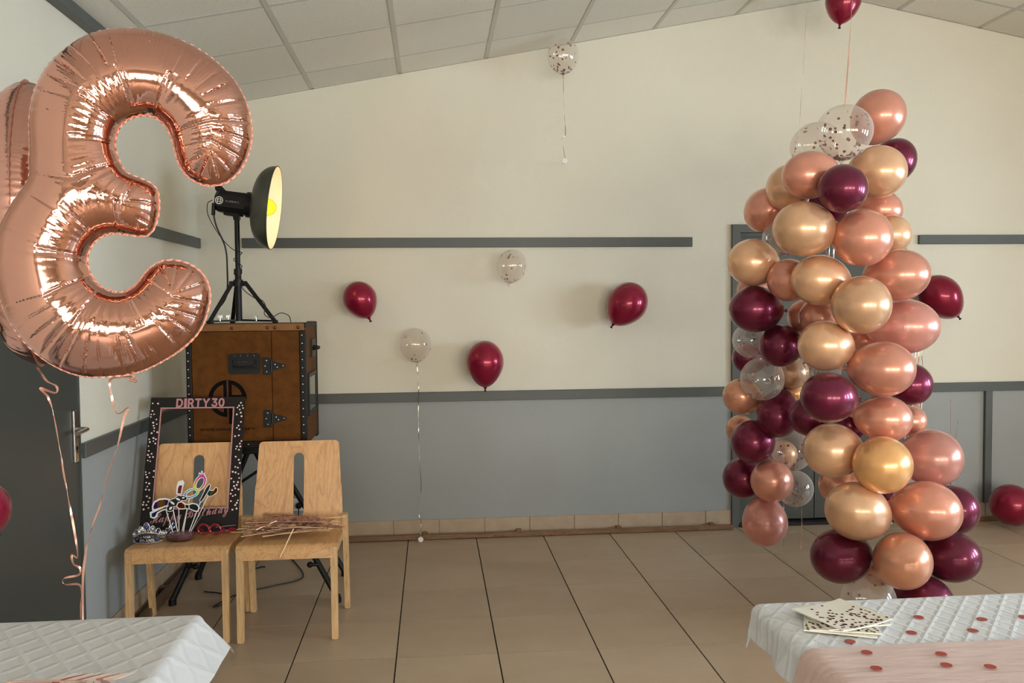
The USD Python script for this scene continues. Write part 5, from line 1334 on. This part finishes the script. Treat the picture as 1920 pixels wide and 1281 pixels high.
# ------------------------------------------------------------------ foil number balloons
def foil_shape(poly, step=.0042, flat=.80, fine=.0095, crease=.036, seed=1, crumple=0.0, inner_len=.085, amp=1.0):
    minx, miny, maxx, maxy = poly.bounds
    gx = np.arange(minx - step, maxx + 2 * step, step); gy = np.arange(miny - step, maxy + 2 * step, step)
    X, Y = np.meshgrid(gx, gy, indexing="ij")
    from shapely import contains_xy
    ins = contains_xy(poly.buffer(-step * .35), X, Y)
    ids = -np.ones(X.shape, int); ids[ins] = np.arange(ins.sum())
    I, J = np.nonzero(ins); n = len(I)
    rows, cols, vals = [np.arange(n)], [np.arange(n)], [np.full(n, 4.0)]
    for di, dj in ((1, 0), (-1, 0), (0, 1), (0, -1)):
        nb = ids[I + di, J + dj]; ok = nb >= 0
        rows.append(np.arange(n)[ok]); cols.append(nb[ok]); vals.append(np.full(ok.sum(), -1.0))
    A = coo_matrix((np.concatenate(vals), (np.concatenate(rows), np.concatenate(cols)))).tocsc()
    u = spsolve(A, np.full(n, 2.0 * step * step))
    h = flat * np.sqrt(np.maximum(u, 0))
    P = np.stack([X[ins], Y[ins]], 1)
    rings = [poly.exterior] + list(poly.interiors)
    bp, bs, bc, off = [], [], [], 0.0
    for r in rings:
        L = r.length; k = int(L / .003)
        s = np.arange(k) * L / k
        q = np.array([r.interpolate(x).coords[0] for x in s])
        w = 12
        d1 = np.roll(q, -w, 0) - q; d0 = q - np.roll(q, w, 0)
        cr = d0[:, 0] * d1[:, 1] - d0[:, 1] * d1[:, 0]
        cr = cr / (np.linalg.norm(d0, axis=1) * np.linalg.norm(d1, axis=1))
        if r.is_ccw is False:
            cr = -cr
        if r is not poly.exterior:
            cr = -np.abs(cr)
        ker = np.ones(15) / 15
        cr = np.convolve(np.r_[cr[-7:], cr, cr[:7]], ker, "valid")
        bp.append(q); bs.append(s + off); bc.append(cr); off += L + 1
    bp, bs, bc = np.vstack(bp), np.concatenate(bs), np.concatenate(bc)
    tr_ = cKDTree(bp); dist, k = tr_.query(P)
    s, cv = bs[k], bc[k]
    innerw = np.clip(-cv * 6, 0, 1)          # 1 along the concave inner curves
    jit = meshkit.noise(np.stack([s * 14, s * 0, s * 0], -1), seed) * 1.6
    fw_ = np.sin(2 * PI * (s / fine + .12 * np.sin(s * 31)))
    fa = meshkit.noise(np.stack([s * 12, s * 0 + 4, dist * 3], -1), seed + 1)
    fl = .010 + .046 * innerw
    gate = np.exp(-((dist - (.012 + .042 * innerw)) / fl) ** 2)
    h2 = h * (1 - amp * (.011 * fw_ * gate * np.clip(fa * 2 - .45, 0, 1)))
    cell = s / crease + jit * .25
    fr_ = np.abs(cell - np.floor(cell) - .5)
    ln = (.012 + inner_len * innerw) * (.75 + .6 * meshkit.noise(np.stack([np.floor(cell) * 1.7, s * 0, s * 0 + 9], -1), seed + 2))
    prof = 1 - np.sqrt(np.abs(np.sin(PI * (cell + .0)))) * 1.0          # sharp valley between two rounded panels
    h2 -= amp * h * .034 * prof * np.exp(-(dist / ln) ** 4) * (.12 + .88 * innerw)
    edge = np.abs(cell - np.round(cell))                                  # narrow groove along each fold
    h2 -= amp * .0034 * np.exp(-(edge / .058) ** 2) * np.exp(-(dist / (ln * 1.25)) ** 6) * innerw * np.clip(dist / .006, 0, 1)
    # pillows between the seam puckers on the outer curves
    cell2 = s / .030 + jit
    h2 += amp * h * .030 * np.sin(2 * PI * cell2) * np.exp(-dist / .016) * (1 - innerw)
    if crumple:
        q3 = np.stack([P[:, 0] * 16, P[:, 1] * 11, P[:, 0] * 0 + seed], -1)
        rd = np.abs(meshkit.fbm(q3, 3, seed) - .5) * 2
        h2 += crumple * (rd - .3) * np.minimum(1, dist / .02)
    bnd = []
    for r in rings:
        k = int(r.length / (step * .9))
        bnd.append(np.array([r.interpolate(x).coords[0] for x in np.arange(k) * r.length / k]))
    B = np.vstack(bnd)
    near = dist > step * .45
    V = np.vstack([P[near], B]); Hh_ = np.concatenate([h2[near], np.zeros(len(B))])
    tri = Delaunay(V).simplices
    cen = V[tri].mean(1)
    tri = tri[contains_xy(poly, cen[:, 0], cen[:, 1])]
    a = V[tri]; ar = (a[:, 1, 0] - a[:, 0, 0]) * (a[:, 2, 1] - a[:, 0, 1]) - (a[:, 1, 1] - a[:, 0, 1]) * (a[:, 2, 0] - a[:, 0, 0])
    tri[ar < 0] = tri[ar < 0][:, ::-1]
    nf = len(V); isb = np.arange(nf) >= near.sum()
    front = np.stack([V[:, 0], -Hh_, V[:, 1]], 1)
    back = np.stack([V[:, 0], Hh_, V[:, 1]], 1)
    bid = np.where(isb, np.arange(nf), np.arange(nf) + nf)
    m = trimesh.Trimesh(np.vstack([front, back]), np.vstack([tri, bid[tri][:, ::-1]]), process=False)
    m.remove_unreferenced_vertices()
    return fix(m), bnd


def seam_strip(bnd, width=.010, seed=2):
    """the flat welded edge around a foil balloon, puckered"""
    out = []
    for bi, b in enumerate(bnd):
        nx = np.roll(b, -1, 0) - np.roll(b, 1, 0); nx /= np.linalg.norm(nx, axis=1, keepdims=True)
        area = np.sum(b[:, 0] * np.roll(b[:, 1], -1) - np.roll(b[:, 0], -1) * b[:, 1])
        nrm = np.stack([nx[:, 1], -nx[:, 0]], 1) * (1 if (area > 0) == (bi == 0) else -1)
        s = np.arange(len(b)) * .0038
        wob = np.sin(2 * PI * s / .030 + 2 * np.sin(s * 17)) * .0008 
        wd = width * (.80 + .15 * np.sin(2 * PI * s / .030 + 1.2))
        o = b + nrm * wd[:, None]
        v0 = np.stack([b[:, 0], wob * 0, b[:, 1]], 1); v1 = np.stack([o[:, 0], wob, o[:, 1]], 1)
        n = len(b); f = []
        for i in range(n):
            j = (i + 1) % n
            f += [(i, j, n + j), (i, n + j, n + i)]
        out.append(solid((np.vstack([v0, v1]), np.array(f)), .0005))
    return join(*out)


def chaikin(p, n=3):
    p = np.array(p, float)
    for _ in range(n):
        q = np.roll(p, -1, 0)
        p = np.stack([.75 * p + .25 * q, .25 * p + .75 * q], 1).reshape(-1, 2)
    return p


poly3 = Polygon(chaikin(NUM3, 2)).buffer(0)
n3 = thing("number_balloon", "large rose gold foil balloon shaped like a mirrored number 3", "foil balloon", (.696, -3.415, 1.819), 14.0, "rose gold foil number balloons")
m, bnd = foil_shape(poly3, .0027, .86, seed=3, fine=.0105, crease=.052)
obj("foil_body", m, "rose_gold_foil", n3, 50)
obj("seam", seam_strip(bnd, .004), "rose_gold_seam", n3, False)
obj("knot", tube(spline([(.012, .0, -.437), (.016, -.002, -.450), (.006, .004, -.456), (.022, .002, -.462)], 6), .004, 8), "rose_gold_ribbon", n3)
O3 = np.array([.696, -3.415, 1.819])
c14, s14 = math.cos(math.radians(14)), math.sin(math.radians(14))


def local(p, o, deg):
    c, s = math.cos(math.radians(deg)), math.sin(math.radians(deg))
    d = np.array(p) - o
    return np.array([d[0] * c + d[1] * s, -d[0] * s + d[1] * c, d[2]])


R3 = [(.709, -3.405, 1.372), (.66, -3.36, 1.366), (.616, -3.315, 1.356), (.618, -3.315, 1.315), (.632, -3.315, 1.262), (.662, -3.315, 1.277), (.649, -3.315, 1.245), (.633, -3.315, 1.18), (.606, -3.315, 1.099), (.583, -3.315, 1.017), (.555, -3.315, .943), (.536, -3.315, .87), (.525, -3.315, .75), (.520, -3.315, .40), (.520, -3.315, .03)]
obj("ribbon", ribbon([local(p, O3, 14) for p in R3], .0062, .0006, 4.0), "rose_gold_ribbon", n3)

# the 0: a ring seen nearly edge-on
th = np.linspace(0, 2 * PI, 64, endpoint=False)
o0 = np.stack([.285 * np.cos(th), .440 * np.sin(th)], 1)
o0[:, 0] *= 1 - .18 * np.clip(-o0[:, 1] / .44, 0, 1) ** 2
i0 = np.stack([.085 * np.cos(th), .235 * np.sin(th) + .01], 1)
poly0 = Polygon(o0, [i0])
O0 = np.array([.264, -2.93, 1.815])
n0 = thing("number_balloon", "crinkled rose gold foil number 0 balloon seen edge-on at the left picture edge", "foil balloon", O0, group="rose gold foil number balloons", rot=(0, -5.5, 101))
m, bnd = foil_shape(poly0, .0040, 1.0, seed=8, crumple=.017, crease=.07, amp=1.2)
obj("foil_body", m, "rose_gold_crumpled", n0, 40)
obj("seam", seam_strip(bnd, .010, 5), "rose_gold_seam", n0, False)
rb = thing("balloon_ribbon", "rose gold curling ribbon hanging from the 0 foil balloon down past the dark door", "ribbon", (.447, -3.315, 1.377))
R0 = [(.36, -3.17, 1.385), (.42, -3.28, 1.372), (.448, -3.315, 1.355), (.473, -3.315, 1.34), (.469, -3.315, 1.322), (.43, -3.315, 1.336), (.449, -3.315, 1.311), (.462, -3.315, 1.266), (.476, -3.315, 1.169), (.485, -3.315, 1.095), (.497, -3.315, 1.012), (.509, -3.315, .929), (.515, -3.315, .862), (.5, -3.315, .87), (.503, -3.315, .843), (.52, -3.315, .831), (.517, -3.315, .812), (.476, -3.315, .803), (.479, -3.315, .786), (.519, -3.315, .782), (.52, -3.315, .733), (.52, -3.315, .688), (.515, -3.315, .30), (.52, -3.315, .03)]
obj("strip", ribbon([np.array(p) - (.447, -3.315, 1.377) for p in R0], .0062, .0006, 7.0), "rose_gold_ribbon", rb)
